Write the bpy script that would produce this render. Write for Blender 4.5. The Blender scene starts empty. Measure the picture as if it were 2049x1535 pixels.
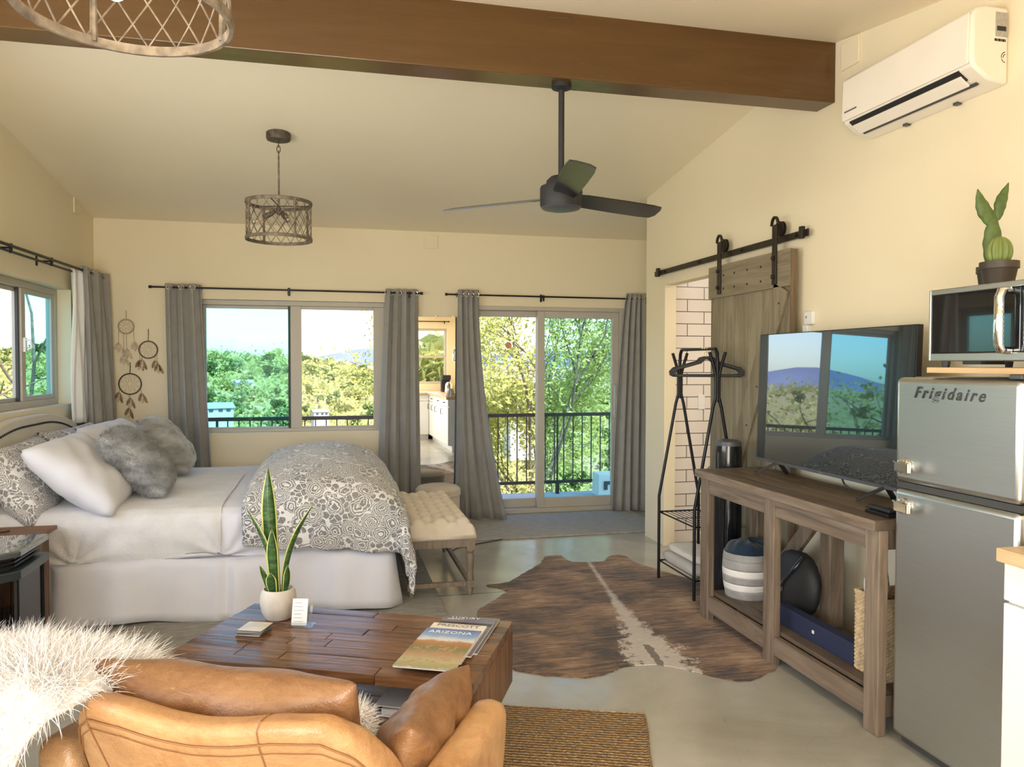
import bpy, bmesh, math, random
import numpy as np
from mathutils import Vector, Matrix, Euler
R = math.radians
random.seed(7); np.random.seed(7)
S = bpy.context.scene
COL = S.collection

# ---------------------------------------------------------------- camera, sky, sun, large lights, exposure
F_PX, YAW, PITCH, ROLL = 1532.0, R(13.265), R(1.478), R(0.088)
cam_d = bpy.data.cameras.new('camera'); cam = bpy.data.objects.new('camera', cam_d); COL.objects.link(cam)
cam_d.sensor_width = 36.0; cam_d.lens = F_PX / 2049.0 * 36.0; cam_d.clip_start = 0.05; cam_d.clip_end = 20000
_f = Vector((math.sin(YAW)*math.cos(PITCH), math.cos(YAW)*math.cos(PITCH), -math.sin(PITCH)))
_r0 = Vector((math.cos(YAW), -math.sin(YAW), 0)); _u0 = _r0.cross(_f)
_r = _r0*math.cos(ROLL) + _u0*math.sin(ROLL); _u = -_r0*math.sin(ROLL) + _u0*math.cos(ROLL)
cam.matrix_world = Matrix(((_r.x, _u.x, -_f.x, 0), (_r.y, _u.y, -_f.y, 0), (_r.z, _u.z, -_f.z, 1.5), (0, 0, 0, 1)))
S.camera = cam

world = bpy.data.worlds.new('sky'); S.world = world; world.use_nodes = True
wn = world.node_tree.nodes; wl = world.node_tree.links; wn.clear()
sky = wn.new('ShaderNodeTexSky'); sky.sky_type = 'NISHITA'; sky.sun_disc = False
sky.sun_elevation = R(52); sky.sun_rotation = R(150); sky.air_density = 1.0; sky.dust_density = 1.2; sky.ozone_density = 1.6
bg = wn.new('ShaderNodeBackground'); bg.inputs['Strength'].default_value = 0.52
wo = wn.new('ShaderNodeOutputWorld')
wl.new(sky.outputs[0], bg.inputs['Color']); wl.new(bg.outputs[0], wo.inputs['Surface'])

def lamp(name, kind, loc, rot, energy, color, **kw):
    d = bpy.data.lights.new(name, kind); d.energy = energy; d.color = color
    for k, v in kw.items(): setattr(d, k, v)
    o = bpy.data.objects.new(name, d); COL.objects.link(o); o.location = loc; o.rotation_euler = rot
    return o
lamp('sun', 'SUN', (0, -20, 30), Euler((R(40), 0, R(24))), 6.8, (1.0, 0.93, 0.82), angle=R(0.6))
# added fill areas outside two unseen openings, behind the camera and beside the armchair
lamp('fill_rear', 'AREA', (-0.75, -1.5, 1.2), Euler((R(114), 0, 0)), 200, (1.0, 0.95, 0.86), shape='RECTANGLE', size=2.4, size_y=2.2)
lamp('fill_left', 'AREA', (-2.65, 2.4, 1.35), Euler((0, R(-126), 0)), 125, (0.95, 0.965, 1.0), shape='RECTANGLE', size=1.7, size_y=3.6)
# added unseen fill over the kitchen (behind the camera) and over the bathroom
lamp('kitchen_fill', 'AREA', (1.2, 0.3, 2.55), Euler((0, 0, 0)), 40, (1.0, 0.86, 0.66), shape='DISK', size=0.5)
lamp('bathroom_fill', 'AREA', (3.5, 4.9, 2.36), Euler((0, 0, 0)), 15, (1.0, 0.90, 0.78), shape='DISK', size=0.4)

S.view_settings.view_transform = 'Standard'; S.view_settings.look = 'None'
S.view_settings.gamma = 1.0; S.view_settings.use_curve_mapping = False
S.view_settings.exposure = 0.08
S.cycles.max_bounces = 10; S.cycles.diffuse_bounces = 6; S.cycles.glossy_bounces = 4
S.cycles.transparent_max_bounces = 16; S.cycles.transmission_bounces = 6
S.cycles.sample_clamp_indirect = 6.0; S.cycles.caustics_reflective = False; S.cycles.caustics_refractive = False

# ---------------------------------------------------------------- mesh builder
class MB:
    def __init__(s): s.v = []; s.f = []
    def add(s, vs, fs):
        o = len(s.v); s.v += [tuple(p) for p in vs]; s.f += [tuple(i+o for i in q) for q in fs]; return s
    def box(s, x0, x1, y0, y1, z0, z1, m=None):
        vs = [Vector(p) for p in ((x0,y0,z0),(x1,y0,z0),(x1,y1,z0),(x0,y1,z0),(x0,y0,z1),(x1,y0,z1),(x1,y1,z1),(x0,y1,z1))]
        if m is not None: vs = [m @ p for p in vs]
        return s.add(vs, [(3,2,1,0),(4,5,6,7),(0,1,5,4),(1,2,6,5),(2,3,7,6),(3,0,4,7)])
    def bar(s, a, b, w, h, up=(0,0,1)):
        a, b = Vector(a), Vector(b); d = (b-a); L = d.length; d.normalize(); up = Vector(up)
        if abs(d.dot(up)) > .98: up = Vector((1,0,0))
        sx = d.cross(up).normalized(); sz = sx.cross(d).normalized()
        m = Matrix(((sx.x,d.x,sz.x,a.x),(sx.y,d.y,sz.y,a.y),(sx.z,d.z,sz.z,a.z),(0,0,0,1)))
        return s.box(-w/2, w/2, 0, L, -h/2, h/2, m)
    def tube(s, pts, r, n=8, closed=False, cap=True, flat=1.0):
        pts = [Vector(p) for p in pts]; N = len(pts)
        rs = r if isinstance(r, (list, tuple)) else [r]*N
        vs = []; prev = None
        for i, p in enumerate(pts):
            if closed: d = pts[(i+1) % N] - pts[i-1]
            else: d = pts[min(i+1, N-1)] - pts[max(i-1, 0)]
            d = d.normalized() if d.length > 1e-9 else Vector((0,0,1))
            if prev is None:
                u = Vector((0,0,1)) if abs(d.z) < .9 else Vector((1,0,0))
            else: u = prev
            u = (u - d*u.dot(d)).normalized(); prev = u; w = d.cross(u)
            for k in range(n):
                t = 2*math.pi*k/n; vs.append(p + (u*math.cos(t) + w*math.sin(t)*flat)*rs[i])
        fs = []
        M_ = N if closed else N-1
        for i in range(M_):
            j = (i+1) % N
            for k in range(n): fs.append((i*n+k, i*n+(k+1) % n, j*n+(k+1) % n, j*n+k))
        if cap and not closed: fs += [tuple(range(n))[::-1], tuple((N-1)*n+k for k in range(n))]
        return s.add(vs, fs)
    def lathe(s, prof, c=(0,0,0), n=24, cap=True, ax='z'):
        vs = []
        for (r, z) in prof:
            for k in range(n):
                t = 2*math.pi*k/n
                if ax == 'z': p = (c[0]+r*math.cos(t), c[1]+r*math.sin(t), c[2]+z)
                elif ax == 'x': p = (c[0]+z, c[1]+r*math.cos(t), c[2]+r*math.sin(t))
                else: p = (c[0]+r*math.sin(t), c[1]+z, c[2]+r*math.cos(t))
                vs.append(p)
        fs = []
        for i in range(len(prof)-1):
            for k in range(n): fs.append((i*n+k, i*n+(k+1) % n, (i+1)*n+(k+1) % n, (i+1)*n+k))
        if cap: fs += [tuple(range(n))[::-1], tuple((len(prof)-1)*n+k for k in range(n))]
        return s.add(vs, fs)
    def prism(s, pts, z0, z1, m=None):
        n = len(pts); vs = [Vector((p[0],p[1],z0)) for p in pts] + [Vector((p[0],p[1],z1)) for p in pts]
        if m is not None: vs = [m @ p for p in vs]
        return s.add(vs, [tuple(range(n))[::-1], tuple(range(n, 2*n))] + [(i,(i+1) % n,n+(i+1) % n,n+i) for i in range(n)])
    def grid(s, fn, nu, nv, closeu=False):
        vs = [fn(i/(nu if closeu else nu-1), j/(nv-1)) for j in range(nv) for i in range(nu)]
        fs = []
        for j in range(nv-1):
            for i in range(nu if closeu else nu-1):
                k = (i+1) % nu; fs.append((j*nu+i, j*nu+k, (j+1)*nu+k, (j+1)*nu+i))
        return s.add(vs, fs)
    def ball(s, c, r, n=12, sc=(1,1,1)):
        m = n//2
        prof = [(max(math.sin(math.pi*i/m), 1e-3), -math.cos(math.pi*i/m)) for i in range(m+1)]
        o = MB(); o.lathe(prof, n=n)
        return s.add([(c[0]+p[0]*r*sc[0], c[1]+p[1]*r*sc[1], c[2]+p[2]*r*sc[2]) for p in o.v], o.f)
    def xf(s, m): s.v = [tuple(m @ Vector(p)) for p in s.v]; return s

def mod(o, kind, **kw):
    m = o.modifiers.new(kind.lower(), kind)
    for k, v in kw.items(): setattr(m, k, v)
    return m

def mesh_obj(name, mb, mat, smooth=False, bevel=0, sub=0, solid=0):
    me = bpy.data.meshes.new(name); me.from_pydata(mb.v, [], mb.f); me.validate(); me.update()
    bm = bmesh.new(); bm.from_mesh(me); bmesh.ops.recalc_face_normals(bm, faces=bm.faces); bm.to_mesh(me); bm.free()
    if smooth:
        me.polygons.foreach_set('use_smooth', [True]*len(me.polygons))
        if smooth != 'all':
            try: me.set_sharp_from_angle(angle=R(38))
            except Exception: pass
    if mat is not None: me.materials.append(mat)
    o = bpy.data.objects.new(name, me); COL.objects.link(o)
    if solid: mod(o, 'SOLIDIFY', thickness=solid, offset=0)
    if bevel: mod(o, 'BEVEL', width=bevel, segments=2, limit_method='ANGLE', angle_limit=R(40))
    if sub: mod(o, 'SUBSURF', levels=sub, render_levels=sub)
    return o

def tag(o, label=None, cat=None, group=None, kind=None):
    if label: o['label'] = label
    if cat: o['category'] = cat
    if group: o['group'] = group
    if kind: o['kind'] = kind
    return o

def thing(name, label, cat, loc=(0,0,0), rz=0, group=None):
    o = bpy.data.objects.new(name, None); COL.objects.link(o); o.empty_display_size = .05
    o.location = loc; o.rotation_euler = (0, 0, rz)
    o['_'] = 1; del o['_']
    return tag(o, label, cat, group)

def basemat(o):
    return Matrix.LocRotScale(o.location, o.rotation_euler, None)

def part(root, name, mb, mat, world=True, top=None, label=None, **kw):
    """A mesh under ROOT. Vertices are in world space (world=True) or in the root's own space."""
    t = top or root
    if world:
        inv = basemat(t).inverted(); mb.v = [tuple(inv @ Vector(p)) for p in mb.v]
    o = mesh_obj(name, mb, mat, **kw); o.parent = root
    if label: o['label'] = label
    return o

def solo(name, mb, mat, label, cat, group=None, loc=None, rz=0, world=True, **kw):
    if loc is None:
        a = np.array(mb.v); loc = ((a[:,0].min()+a[:,0].max())/2, (a[:,1].min()+a[:,1].max())/2, a[:,2].min())
    if world:
        inv = Matrix.LocRotScale(Vector(loc), Euler((0,0,rz)), None).inverted(); mb.v = [tuple(inv @ Vector(p)) for p in mb.v]
    o = mesh_obj(name, mb, mat, **kw); o.location = loc; o.rotation_euler = (0,0,rz)
    return tag(o, label, cat, group)

def struct(name, mb, mat, **kw):
    o = mesh_obj(name, mb, mat, **kw); o['kind'] = 'structure'; return o

def dup(root, loc, rz=None, label=None, scale=None):
    def cp(o, par):
        c = o.copy(); COL.objects.link(c)
        if par is not None: c.parent = par
        for ch in kids.get(o.name, []): cp(ch, c)
        return c
    kids = {}
    stack = [root]
    while stack:
        q = stack.pop(); kids[q.name] = list(q.children); stack += kids[q.name]
    r = cp(root, None); r.location = loc
    if rz is not None: r.rotation_euler = (0, 0, rz)
    if scale is not None: r.scale = (scale,)*3 if not isinstance(scale, tuple) else scale
    if label: r['label'] = label
    return r

def letters(parent, body, size, mat, m, shear=0, space=1.0, align='LEFT', extrude=.0008, name='lettering', offset=0):
    c = bpy.data.curves.new(name, 'FONT'); c.body = body; c.size = size; c.extrude = extrude; c.shear = shear; c.offset = offset
    c.space_character = space; c.align_x = align; c.materials.append(mat); c.resolution_u = 3
    tmp = bpy.data.objects.new(name, c); COL.objects.link(tmp); dg = bpy.context.evaluated_depsgraph_get(); dg.update()
    me = bpy.data.meshes.new_from_object(tmp.evaluated_get(dg)); bpy.data.objects.remove(tmp); me.name = name
    o = bpy.data.objects.new(name, me); COL.objects.link(o); o.parent = parent; o.matrix_local = m
    return o

def frame_m(o, x, y):
    x = Vector(x).normalized(); y = Vector(y).normalized(); z = x.cross(y)
    return Matrix(((x.x,y.x,z.x,o[0]),(x.y,y.y,z.y,o[1]),(x.z,y.z,z.z,o[2]),(0,0,0,1)))

# ---------------------------------------------------------------- materials
class NT:
    def __init__(s, name):
        s.m = bpy.data.materials.new(name); s.m.use_nodes = True; s.t = s.m.node_tree; s.n = s.t.nodes; s.l = s.t.links
        s.n.clear(); s.out = s.n.new('ShaderNodeOutputMaterial')
    def node(s, t, ins=None, **kw):
        n = s.n.new(t)
        for k, v in kw.items(): setattr(n, k, v)
        for k, v in (ins or {}).items(): s.put(n.inputs[k], v)
        return n
    def put(s, sock, v):
        if isinstance(v, bpy.types.NodeSocket): s.l.new(v, sock)
        elif isinstance(v, bpy.types.Node): s.l.new(v.outputs[0], sock)
        else:
            if sock.type == 'RGBA' and len(v) == 3: v = (*v, 1)
            sock.default_value = v
    def coord(s, scale=(1,1,1), rot=(0,0,0), kind='Object'):
        tc = s.node('ShaderNodeTexCoord'); mp = s.node('ShaderNodeMapping', {'Vector': tc.outputs[kind], 'Scale': scale, 'Rotation': rot})
        return mp.outputs[0]
    def noise(s, vec, scale=5, detail=3, rough=.5, dist=0):
        return s.node('ShaderNodeTexNoise', {'Vector': vec, 'Scale': scale, 'Detail': detail, 'Roughness': rough, 'Distortion': dist}).outputs[0]
    def vor(s, vec, scale=5, feature='F1', rand=1.0):
        return s.node('ShaderNodeTexVoronoi', {'Vector': vec, 'Scale': scale, 'Randomness': rand}, feature=feature).outputs['Distance']
    def ramp(s, fac, stops, interp='LINEAR'):
        r = s.node('ShaderNodeValToRGB', {'Fac': fac}); e = r.color_ramp.elements; r.color_ramp.interpolation = interp
        while len(e) < len(stops): e.new(.5)
        for x, (p, c) in zip(e, stops): x.position = p; x.color = (*c, 1) if len(c) == 3 else c
        return r.outputs[0]
    def math(s, op, a, b=0.0, c=0.0):
        n = s.node('ShaderNodeMath', operation=op); s.put(n.inputs[0], a); s.put(n.inputs[1], b); s.put(n.inputs[2], c); return n.outputs[0]
    def mix(s, fac, a, b, bt='MIX'):
        n = s.node('ShaderNodeMix', data_type='RGBA', blend_type=bt); s.put(n.inputs[0], fac); s.put(n.inputs[6], a); s.put(n.inputs[7], b); return n.outputs[2]
    def bump(s, h, strength=.3, dist=.01):
        return s.node('ShaderNodeBump', {'Height': h, 'Strength': strength, 'Distance': dist}).outputs[0]
    def bsdf(s, col, rough=.5, metal=0, normal=None, **kw):
        ins = {'Base Color': col, 'Roughness': rough, 'Metallic': metal}
        if normal is not None: ins['Normal'] = normal
        ins.update({k.replace('_', ' '): v for k, v in kw.items()})
        b = s.node('ShaderNodeBsdfPrincipled', ins); s.l.new(b.outputs[0], s.out.inputs[0]); return b

def M(name, col, rough=.5, metal=0, var=.12, scale=6, bump=0, bscale=80, stretch=(1,1,1), **kw):
    t = NT(name); v = t.coord(stretch)
    c2 = tuple(max(0, c*(1-var)) for c in col); c1 = tuple(min(1, c*(1+var*.6)) for c in col)
    c = t.ramp(t.noise(v, scale, 4), [(.3, c2), (.7, c1)])
    nm = t.bump(t.noise(v, bscale, 3), bump, .004) if bump else None
    t.bsdf(c, rough, metal, nm, **kw); return t.m

def wood(name, dark, mid, light, axis=0, rough=.55, scale=1.0, island=True, bump=.25):
    t = NT(name); st = [14*scale]*3; st[axis] = 1.2*scale
    v = t.coord(tuple(st))
    if island:
        g = t.node('ShaderNodeNewGeometry'); off = t.node('ShaderNodeVectorMath', {0: v, 1: (0,0,0)}, operation='ADD')
        sc = t.math('MULTIPLY', g.outputs['Random Per Island'], 37.0); cb = t.node('ShaderNodeCombineXYZ', {0: sc, 1: sc, 2: sc}); t.put(off.inputs[1], cb.outputs[0]); v = off.outputs[0]
    n = t.noise(v, 1.6, 6, .62, 1.2)
    fac = t.math('ADD', n, t.math('MULTIPLY_ADD', g.outputs['Random Per Island'], .22, -.11)) if island else n
    c = t.ramp(fac, [(.28, dark), (.5, mid), (.74, light)])
    t.bsdf(c, t.math('MULTIPLY_ADD', n, -.2, rough+.1), 0, t.bump(n, bump, .004)); return t.m

def cloth(name, col, rough=.9, weave=600, bump=.15, var=.08, **kw):
    t = NT(name); v = t.coord()
    c = t.ramp(t.noise(v, 9, 4), [(.3, tuple(x*(1-var) for x in col)), (.7, tuple(min(1, x*(1+var*.5)) for x in col))])
    h = t.math('ADD', t.noise(v, weave, 2), t.math('MULTIPLY', t.noise(v, 14, 3), 2.0))
    t.bsdf(c, rough, 0, t.bump(h, bump, .006), Sheen_Weight=.25, **kw); return t.m

def make_floor():
    t = NT('polished_concrete'); v = t.coord()
    n = t.noise(v, 1.3, 6, .6, .6); n2 = t.noise(v, 9, 5, .6)
    c = t.ramp(n, [(.3, (.33,.315,.27)), (.5, (.42,.41,.365)), (.72, (.50,.49,.44))])
    c = t.mix(t.math('MULTIPLY', n2, .25), c, (.33,.30,.24))
    crack = t.ramp(t.vor(t.node('ShaderNodeVectorMath', {0: v, 1: t.node('ShaderNodeTexNoise', {'Vector': v, 'Scale': 3.0}).outputs[1]}, operation='ADD').outputs[0], .9, 'DISTANCE_TO_EDGE'), [(0, (1,1,1)), (.004, (0,0,0))])
    c = t.mix(t.math('MULTIPLY', crack, .2), c, (.16,.14,.11))
    xyz = t.node('ShaderNodeSeparateXYZ', {0: v})
    j = t.math('LESS_THAN', t.math('ABSOLUTE', t.math('SUBTRACT', xyz.outputs[1], 4.88)), .006)
    c = t.mix(j, c, (.07,.065,.06))
    r = t.ramp(n2, [(.3, (.12,)*3), (.7, (.27,)*3)])
    t.bsdf(c, r, 0, t.bump(n2, .06, .004), IOR=1.5); return t.m

def make_wall(name, col, rough=.75):
    t = NT(name); v = t.coord()
    n = t.noise(v, 1.0, 3); b = t.noise(v, 22, 3)
    c = t.ramp(n, [(.3, tuple(x*.96 for x in col)), (.7, col)])
    t.bsdf(c, rough, 0, t.bump(b, .10, .006)); return t.m

def make_tile():
    t = NT('white_subway_tile'); v = t.coord(rot=(R(90), 0, 0))
    b = t.node('ShaderNodeTexBrick', {'Vector': v, 'Color1': (.78,.72,.68,1), 'Color2': (.82,.77,.73,1), 'Mortar': (.10,.09,.085,1), 'Scale': 1.0, 'Mortar Size': .0035, 'Brick Width': .305, 'Row Height': .102, 'Mortar Smooth': .1})
    t.bsdf(b.outputs[0], .22, 0, t.bump(b.outputs[1], -.4, .003)); return t.m

def make_floral(name='floral_print', sc=1.0):
    t = NT(name); v0 = t.coord()
    nz = t.node('ShaderNodeTexNoise', {'Vector': v0, 'Scale': 16.0*sc, 'Detail': 2.0})
    v = t.node('ShaderNodeVectorMath', {0: v0, 1: t.node('ShaderNodeVectorMath', {0: nz.outputs[1], 'Scale': .035/sc}, operation='SCALE').outputs[0]}, operation='ADD').outputs[0]
    d = t.vor(v, 10.0*sc, 'F1', .85)
    rings = t.math('SINE', t.math('ADD', t.math('MULTIPLY', d, 62.0), t.math('MULTIPLY', t.noise(v0, 40*sc, 2), 9.0)))
    flower = t.math('MULTIPLY', t.math('GREATER_THAN', rings, -.35), t.math('LESS_THAN', d, .58))
    d2 = t.vor(v, 27*sc, 'F1', .9); e2 = t.vor(v, 27*sc, 'DISTANCE_TO_EDGE', .9)
    leaf = t.math('MULTIPLY', t.math('MULTIPLY', t.math('GREATER_THAN', e2, .055), t.math('LESS_THAN', d2, .62)), t.math('GREATER_THAN', d, .60))
    vein = t.math('GREATER_THAN', t.noise(v0, 150*sc, 2), .42)
    m = t.math('MAXIMUM', flower, t.math('MULTIPLY', leaf, 1.0)); m = t.math('MULTIPLY', m, t.math('MULTIPLY_ADD', vein, .35, .65))
    ink = t.ramp(t.noise(v0, 3.0, 2), [(.35, (.17,.175,.19)), (.65, (.25,.23,.21))])
    c = t.mix(m, (.74,.73,.72), ink)
    t.bsdf(c, .9, 0, t.bump(t.noise(v0, 12, 4), .35, .02), Sheen_Weight=.2); return t.m

def make_hide(cx, cy):
    t = NT('brindle_cowhide'); v = t.coord(); xyz = t.node('ShaderNodeSeparateXYZ', {0: v}); x, y = xyz.outputs[0], xyz.outputs[1]
    fib = t.noise(t.coord((2.2, 17, 1), (0,0,R(6))), 1.9, 8, .70, .9)
    fine = t.noise(t.coord((20, 130, 1), (0,0,R(6))), 1.0, 4, .7)
    sx = t.math('MULTIPLY_ADD', y, .152, (1.60 + (cy-3.6)*.152) - cx)
    d = t.math('ABSOLUTE', t.math('SUBTRACT', x, sx))
    f = t.math('ADD', t.math('MULTIPLY', fib, .72), t.math('MULTIPLY', fine, .28))
    f = t.math('ADD', f, t.math('MULTIPLY_ADD', t.noise(v, 2.6, 3), .62, -.31))
    c = t.ramp(f, [(.35, (.020,.012,.009)), (.43, (.080,.042,.024)), (.50, (.170,.090,.046)), (.58, (.29,.170,.090)), (.70, (.46,.32,.20))])
    # pale spine blaze that widens towards the tail
    yy = t.math('ADD', y, cy)
    u_ = t.node('ShaderNodeMapRange', {'Value': yy, 'From Min': 5.40, 'From Max': 3.60, 'To Min': .0, 'To Max': 1.0}).outputs[0]
    w = t.math('MULTIPLY_ADD', t.math('POWER', u_, 3.2), .145, .012)
    wn_ = t.math('MULTIPLY', w, t.math('MULTIPLY_ADD', t.noise(v, 13, 6, .75), 4.4, -1.2))
    blaze = t.node('ShaderNodeMapRange', {'Value': t.math('SUBTRACT', wn_, d), 'From Min': -.012, 'From Max': .018, 'To Min': 0.0, 'To Max': 1.0}).outputs[0]
    c = t.mix(t.math('MULTIPLY', blaze, t.math('MULTIPLY_ADD', fine, .8, .40)), c, (.66,.60,.54))
    tail = t.math('MULTIPLY', t.math('LESS_THAN', d, t.math('MULTIPLY_ADD', t.noise(v, 22, 3), .05, -.006)), t.math('LESS_THAN', yy, t.math('MULTIPLY_ADD', t.noise(v, 9, 2), .2, 3.66)))
    c = t.mix(t.math('MULTIPLY', tail, .8), c, (.09,.055,.04))
    t.bsdf(c, .75, 0, t.bump(t.math('ADD', fib, fine), .5, .01), Sheen_Weight=.15); return t.m

def make_jute():
    t = NT('braided_jute'); v = t.coord()
    w1 = t.node('ShaderNodeTexWave', {'Vector': v, 'Scale': 16.0, 'Distortion': 2.2, 'Detail': 2.0, 'Detail Scale': 5.0}, wave_type='BANDS', bands_direction='Y').outputs[1]
    w2 = t.node('ShaderNodeTexWave', {'Vector': v, 'Scale': 14.0, 'Distortion': 3.0, 'Detail': 2.0, 'Detail Scale': 5.0}, wave_type='BANDS', bands_direction='DIAGONAL').outputs[1]
    h = t.math('MULTIPLY', w1, t.math('MULTIPLY_ADD', w2, .7, .3))
    n = t.noise(v, 60, 4)
    c = t.ramp(t.math('ADD', t.math('MULTIPLY', h, .7), t.math('MULTIPLY', n, .5)), [(.12, (.10,.055,.02)), (.42, (.33,.20,.09)), (.85, (.58,.41,.22))])
    t.bsdf(c, .95, 0, t.bump(h, 1.0, .02)); return t.m

def make_woven(name, a, b, c3, sc=1.0):
    t = NT(name); v = t.coord((9*sc, 60*sc, 1)); n = t.noise(v, 1.3, 5, .7)
    spots = t.noise(t.coord((30*sc, 70*sc, 1)), 1.0, 2)
    c = t.ramp(n, [(.3, a), (.5, b), (.7, c3)]); c = t.mix(t.math('GREATER_THAN', spots, .70), c, (.10,.10,.11))
    t.bsdf(c, .95, 0, t.bump(t.noise(t.coord((60, 160, 1)), 1.5, 3), .6, .01)); return t.m

def make_leather(name, dark, mid, light):
    t = NT(name); v = t.coord()
    n = t.noise(v, 4.5, 6, .65, .8); s = t.noise(t.coord((9, 9, 30)), 2.0, 5, .7, 2.0)
    c = t.ramp(t.math('ADD', t.math('MULTIPLY', n, .7), t.math('MULTIPLY', s, .3)), [(.32, dark), (.5, mid), (.72, light)])
    scratch = t.ramp(t.noise(t.coord((3, 40, 18), (.4, .3, .7)), 2.0, 3, .6, 2.5), [(.68, (0,0,0)), (.78, (1,1,1))])
    c = t.mix(t.math('MULTIPLY', scratch, .3), c, (.68,.44,.22))
    h = t.math('ADD', t.math('MULTIPLY', t.vor(v, 260), .25), t.math('MULTIPLY', t.noise(v, 16, 5, .6, 1.0), 1.6))
    t.bsdf(c, .40, 0, t.bump(h, .28, .010), Coat_Weight=.15, Coat_Roughness=.3); return t.m

def make_brushed(name, col, rough=.28):
    t = NT(name); v = t.coord((1.5, 1.5, 160)); n = t.noise(v, 2.0, 3)
    c = t.ramp(n, [(.3, tuple(x*.94 for x in col)), (.7, col)])
    t.bsdf(c, t.math('MULTIPLY_ADD', n, .12, rough), 1.0, t.bump(n, .03, .001)); return t.m

def make_pane(name, tint=(1,1,1), refl=.003):
    t = NT(name)
    a = t.node('ShaderNodeBsdfTransparent', {'Color': tint}); b = t.node('ShaderNodeBsdfGlossy', {'Color': (1,1,1,1), 'Roughness': .0})
    m = t.node('ShaderNodeMixShader', {0: refl, 1: a.outputs[0], 2: b.outputs[0]}); t.l.new(m.outputs[0], t.out.inputs[0]); return t.m

def make_leafmat(name, a, b, trans=.35):
    t = NT(name); g = t.node('ShaderNodeNewGeometry'); oi = t.node('ShaderNodeObjectInfo')
    f = t.math('ADD', t.math('MULTIPLY', g.outputs['Random Per Island'], .7), t.math('MULTIPLY', oi.outputs['Random'], .3))
    c = t.ramp(f, [(.1, a), (.9, b)])
    d = t.node('ShaderNodeBsdfDiffuse', {'Color': c}); tr = t.node('ShaderNodeBsdfTranslucent', {'Color': c})
    m = t.node('ShaderNodeMixShader', {0: trans, 1: d.outputs[0], 2: tr.outputs[0]}); t.l.new(m.outputs[0], t.out.inputs[0]); return t.m

def make_emit(name, col, st):
    t = NT(name); e = t.node('ShaderNodeEmission', {'Color': col, 'Strength': st}); t.l.new(e.outputs[0], t.out.inputs[0]); return t.m

def make_screen():
    t = NT('television_screen')
    b = t.node('ShaderNodeBsdfPrincipled', {'Base Color': (.004,.006,.009,1), 'Roughness': .25})
    g = t.node('ShaderNodeBsdfGlossy', {'Color': (.78,.86,1.0,1), 'Roughness': .015})
    fr = t.node('ShaderNodeFresnel', {'IOR': 2.6}); m = t.node('ShaderNodeMixShader', {0: t.math('MULTIPLY', fr.outputs[0], 1.15), 1: b.outputs[0], 2: g.outputs[0]})
    t.l.new(m.outputs[0], t.out.inputs[0]); return t.m

m_wall = make_wall('cream_wall_paint', (.83,.74,.55)); m_ceil = make_wall('cream_ceiling_paint', (.89,.80,.615), .5)
m_white = M('white_paint', (.82,.82,.80), .4, var=.03); m_floor = make_floor(); m_tile = make_tile()
m_beam = wood('brown_painted_beam', (.085,.041,.011), (.100,.049,.014), (.116,.059,.018), 0, .24, .5, False, .06)
m_beamlow = m_beam
m_vinyl = M('putty_window_vinyl', (.52,.48,.42), .45, var=.04); m_gasket = M('dark_gasket', (.05,.05,.05), .6)
m_pane = make_pane('window_pane'); m_screenpane = make_pane('insect_screened_pane', (.61,.90,.95), .003)
m_doorpane = make_pane('tinted_door_pane', (.72,.92,.96), .003)
m_blackmetal = M('black_metal', (.018,.018,.02), .38, .6, var=.2); m_blackgloss = M('glossy_black', (.012,.012,.014), .12, var=.1)
m_bronze = M('dark_bronze', (.055,.045,.036), .42, .7, var=.3); m_blackmatte = M('matte_black', (.018,.018,.02), .6, var=.2)
m_grey = cloth('grey_curtain_cloth', (.335,.325,.31)); m_sheer = cloth('white_sheer_cloth', (.86,.86,.86), .9, 900, .1, .03)
m_linen = cloth('white_cotton', (.68,.68,.735), .9, 800, .18, .03); m_embro = cloth('white_embroidered_cotton', (.68,.67,.675), .9, 90, .5, .08)
m_floral = make_floral(); m_sham = make_floral('floral_sham_print', 1.25)
m_cream = cloth('cream_upholstery', (.66,.58,.47), .9, 700, .2, .06); m_headb = cloth('oatmeal_linen', (.60,.545,.46), .9, 700, .2, .05)
m_greywood = wood('grey_oak', (.13,.10,.075), (.21,.165,.12), (.30,.245,.185), 2, .6, 1.0, False)
m_tablewood = wood('reclaimed_brown_wood', (.055,.024,.010), (.145,.066,.030), (.25,.128,.066), 0, .20, 1.0, True, .30)
m_tableside = wood('reclaimed_brown_wood_side', (.06,.025,.010), (.15,.066,.027), (.24,.115,.05), 2, .40, 1.0, True, .35)
m_consolewood = wood('weathered_grey_brown_wood', (.12,.085,.058), (.215,.16,.115), (.33,.265,.205), 1, .6, .8)
m_consolelegs = wood('weathered_grey_brown_legs', (.12,.085,.058), (.215,.16,.115), (.33,.265,.205), 2, .6, .8)
m_consoletop = wood('dark_weathered_top', (.075,.052,.036), (.135,.098,.068), (.20,.15,.11), 1, .45, .8)
m_barnwood = wood('grey_green_barn_wood', (.16,.13,.085), (.25,.21,.14), (.33,.285,.20), 2, .65, .7)
m_barnrail = wood('grey_green_barn_rail', (.17,.14,.09), (.26,.215,.145), (.33,.285,.20), 1, .65, .7)
m_barnedge = wood('brown_barn_brace', (.11,.075,.04), (.17,.12,.068), (.24,.18,.11), 2, .65, .7)
m_butcher = wood('butcher_block', (.50,.33,.17), (.62,.43,.24), (.72,.53,.32), 1, .45, .8)
m_leather = make_leather('cognac_leather', (.29,.135,.052), (.42,.225,.095), (.54,.325,.155))
m_leather2 = make_leather('brown_leather', (.11,.045,.016), (.21,.098,.038), (.33,.18,.08))
m_piping = M('dark_tan_piping', (.24,.11,.04), .5); m_fur = M('white_wool', (.78,.75,.73), .9, var=.05, Sheen_Weight=.3)
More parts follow.
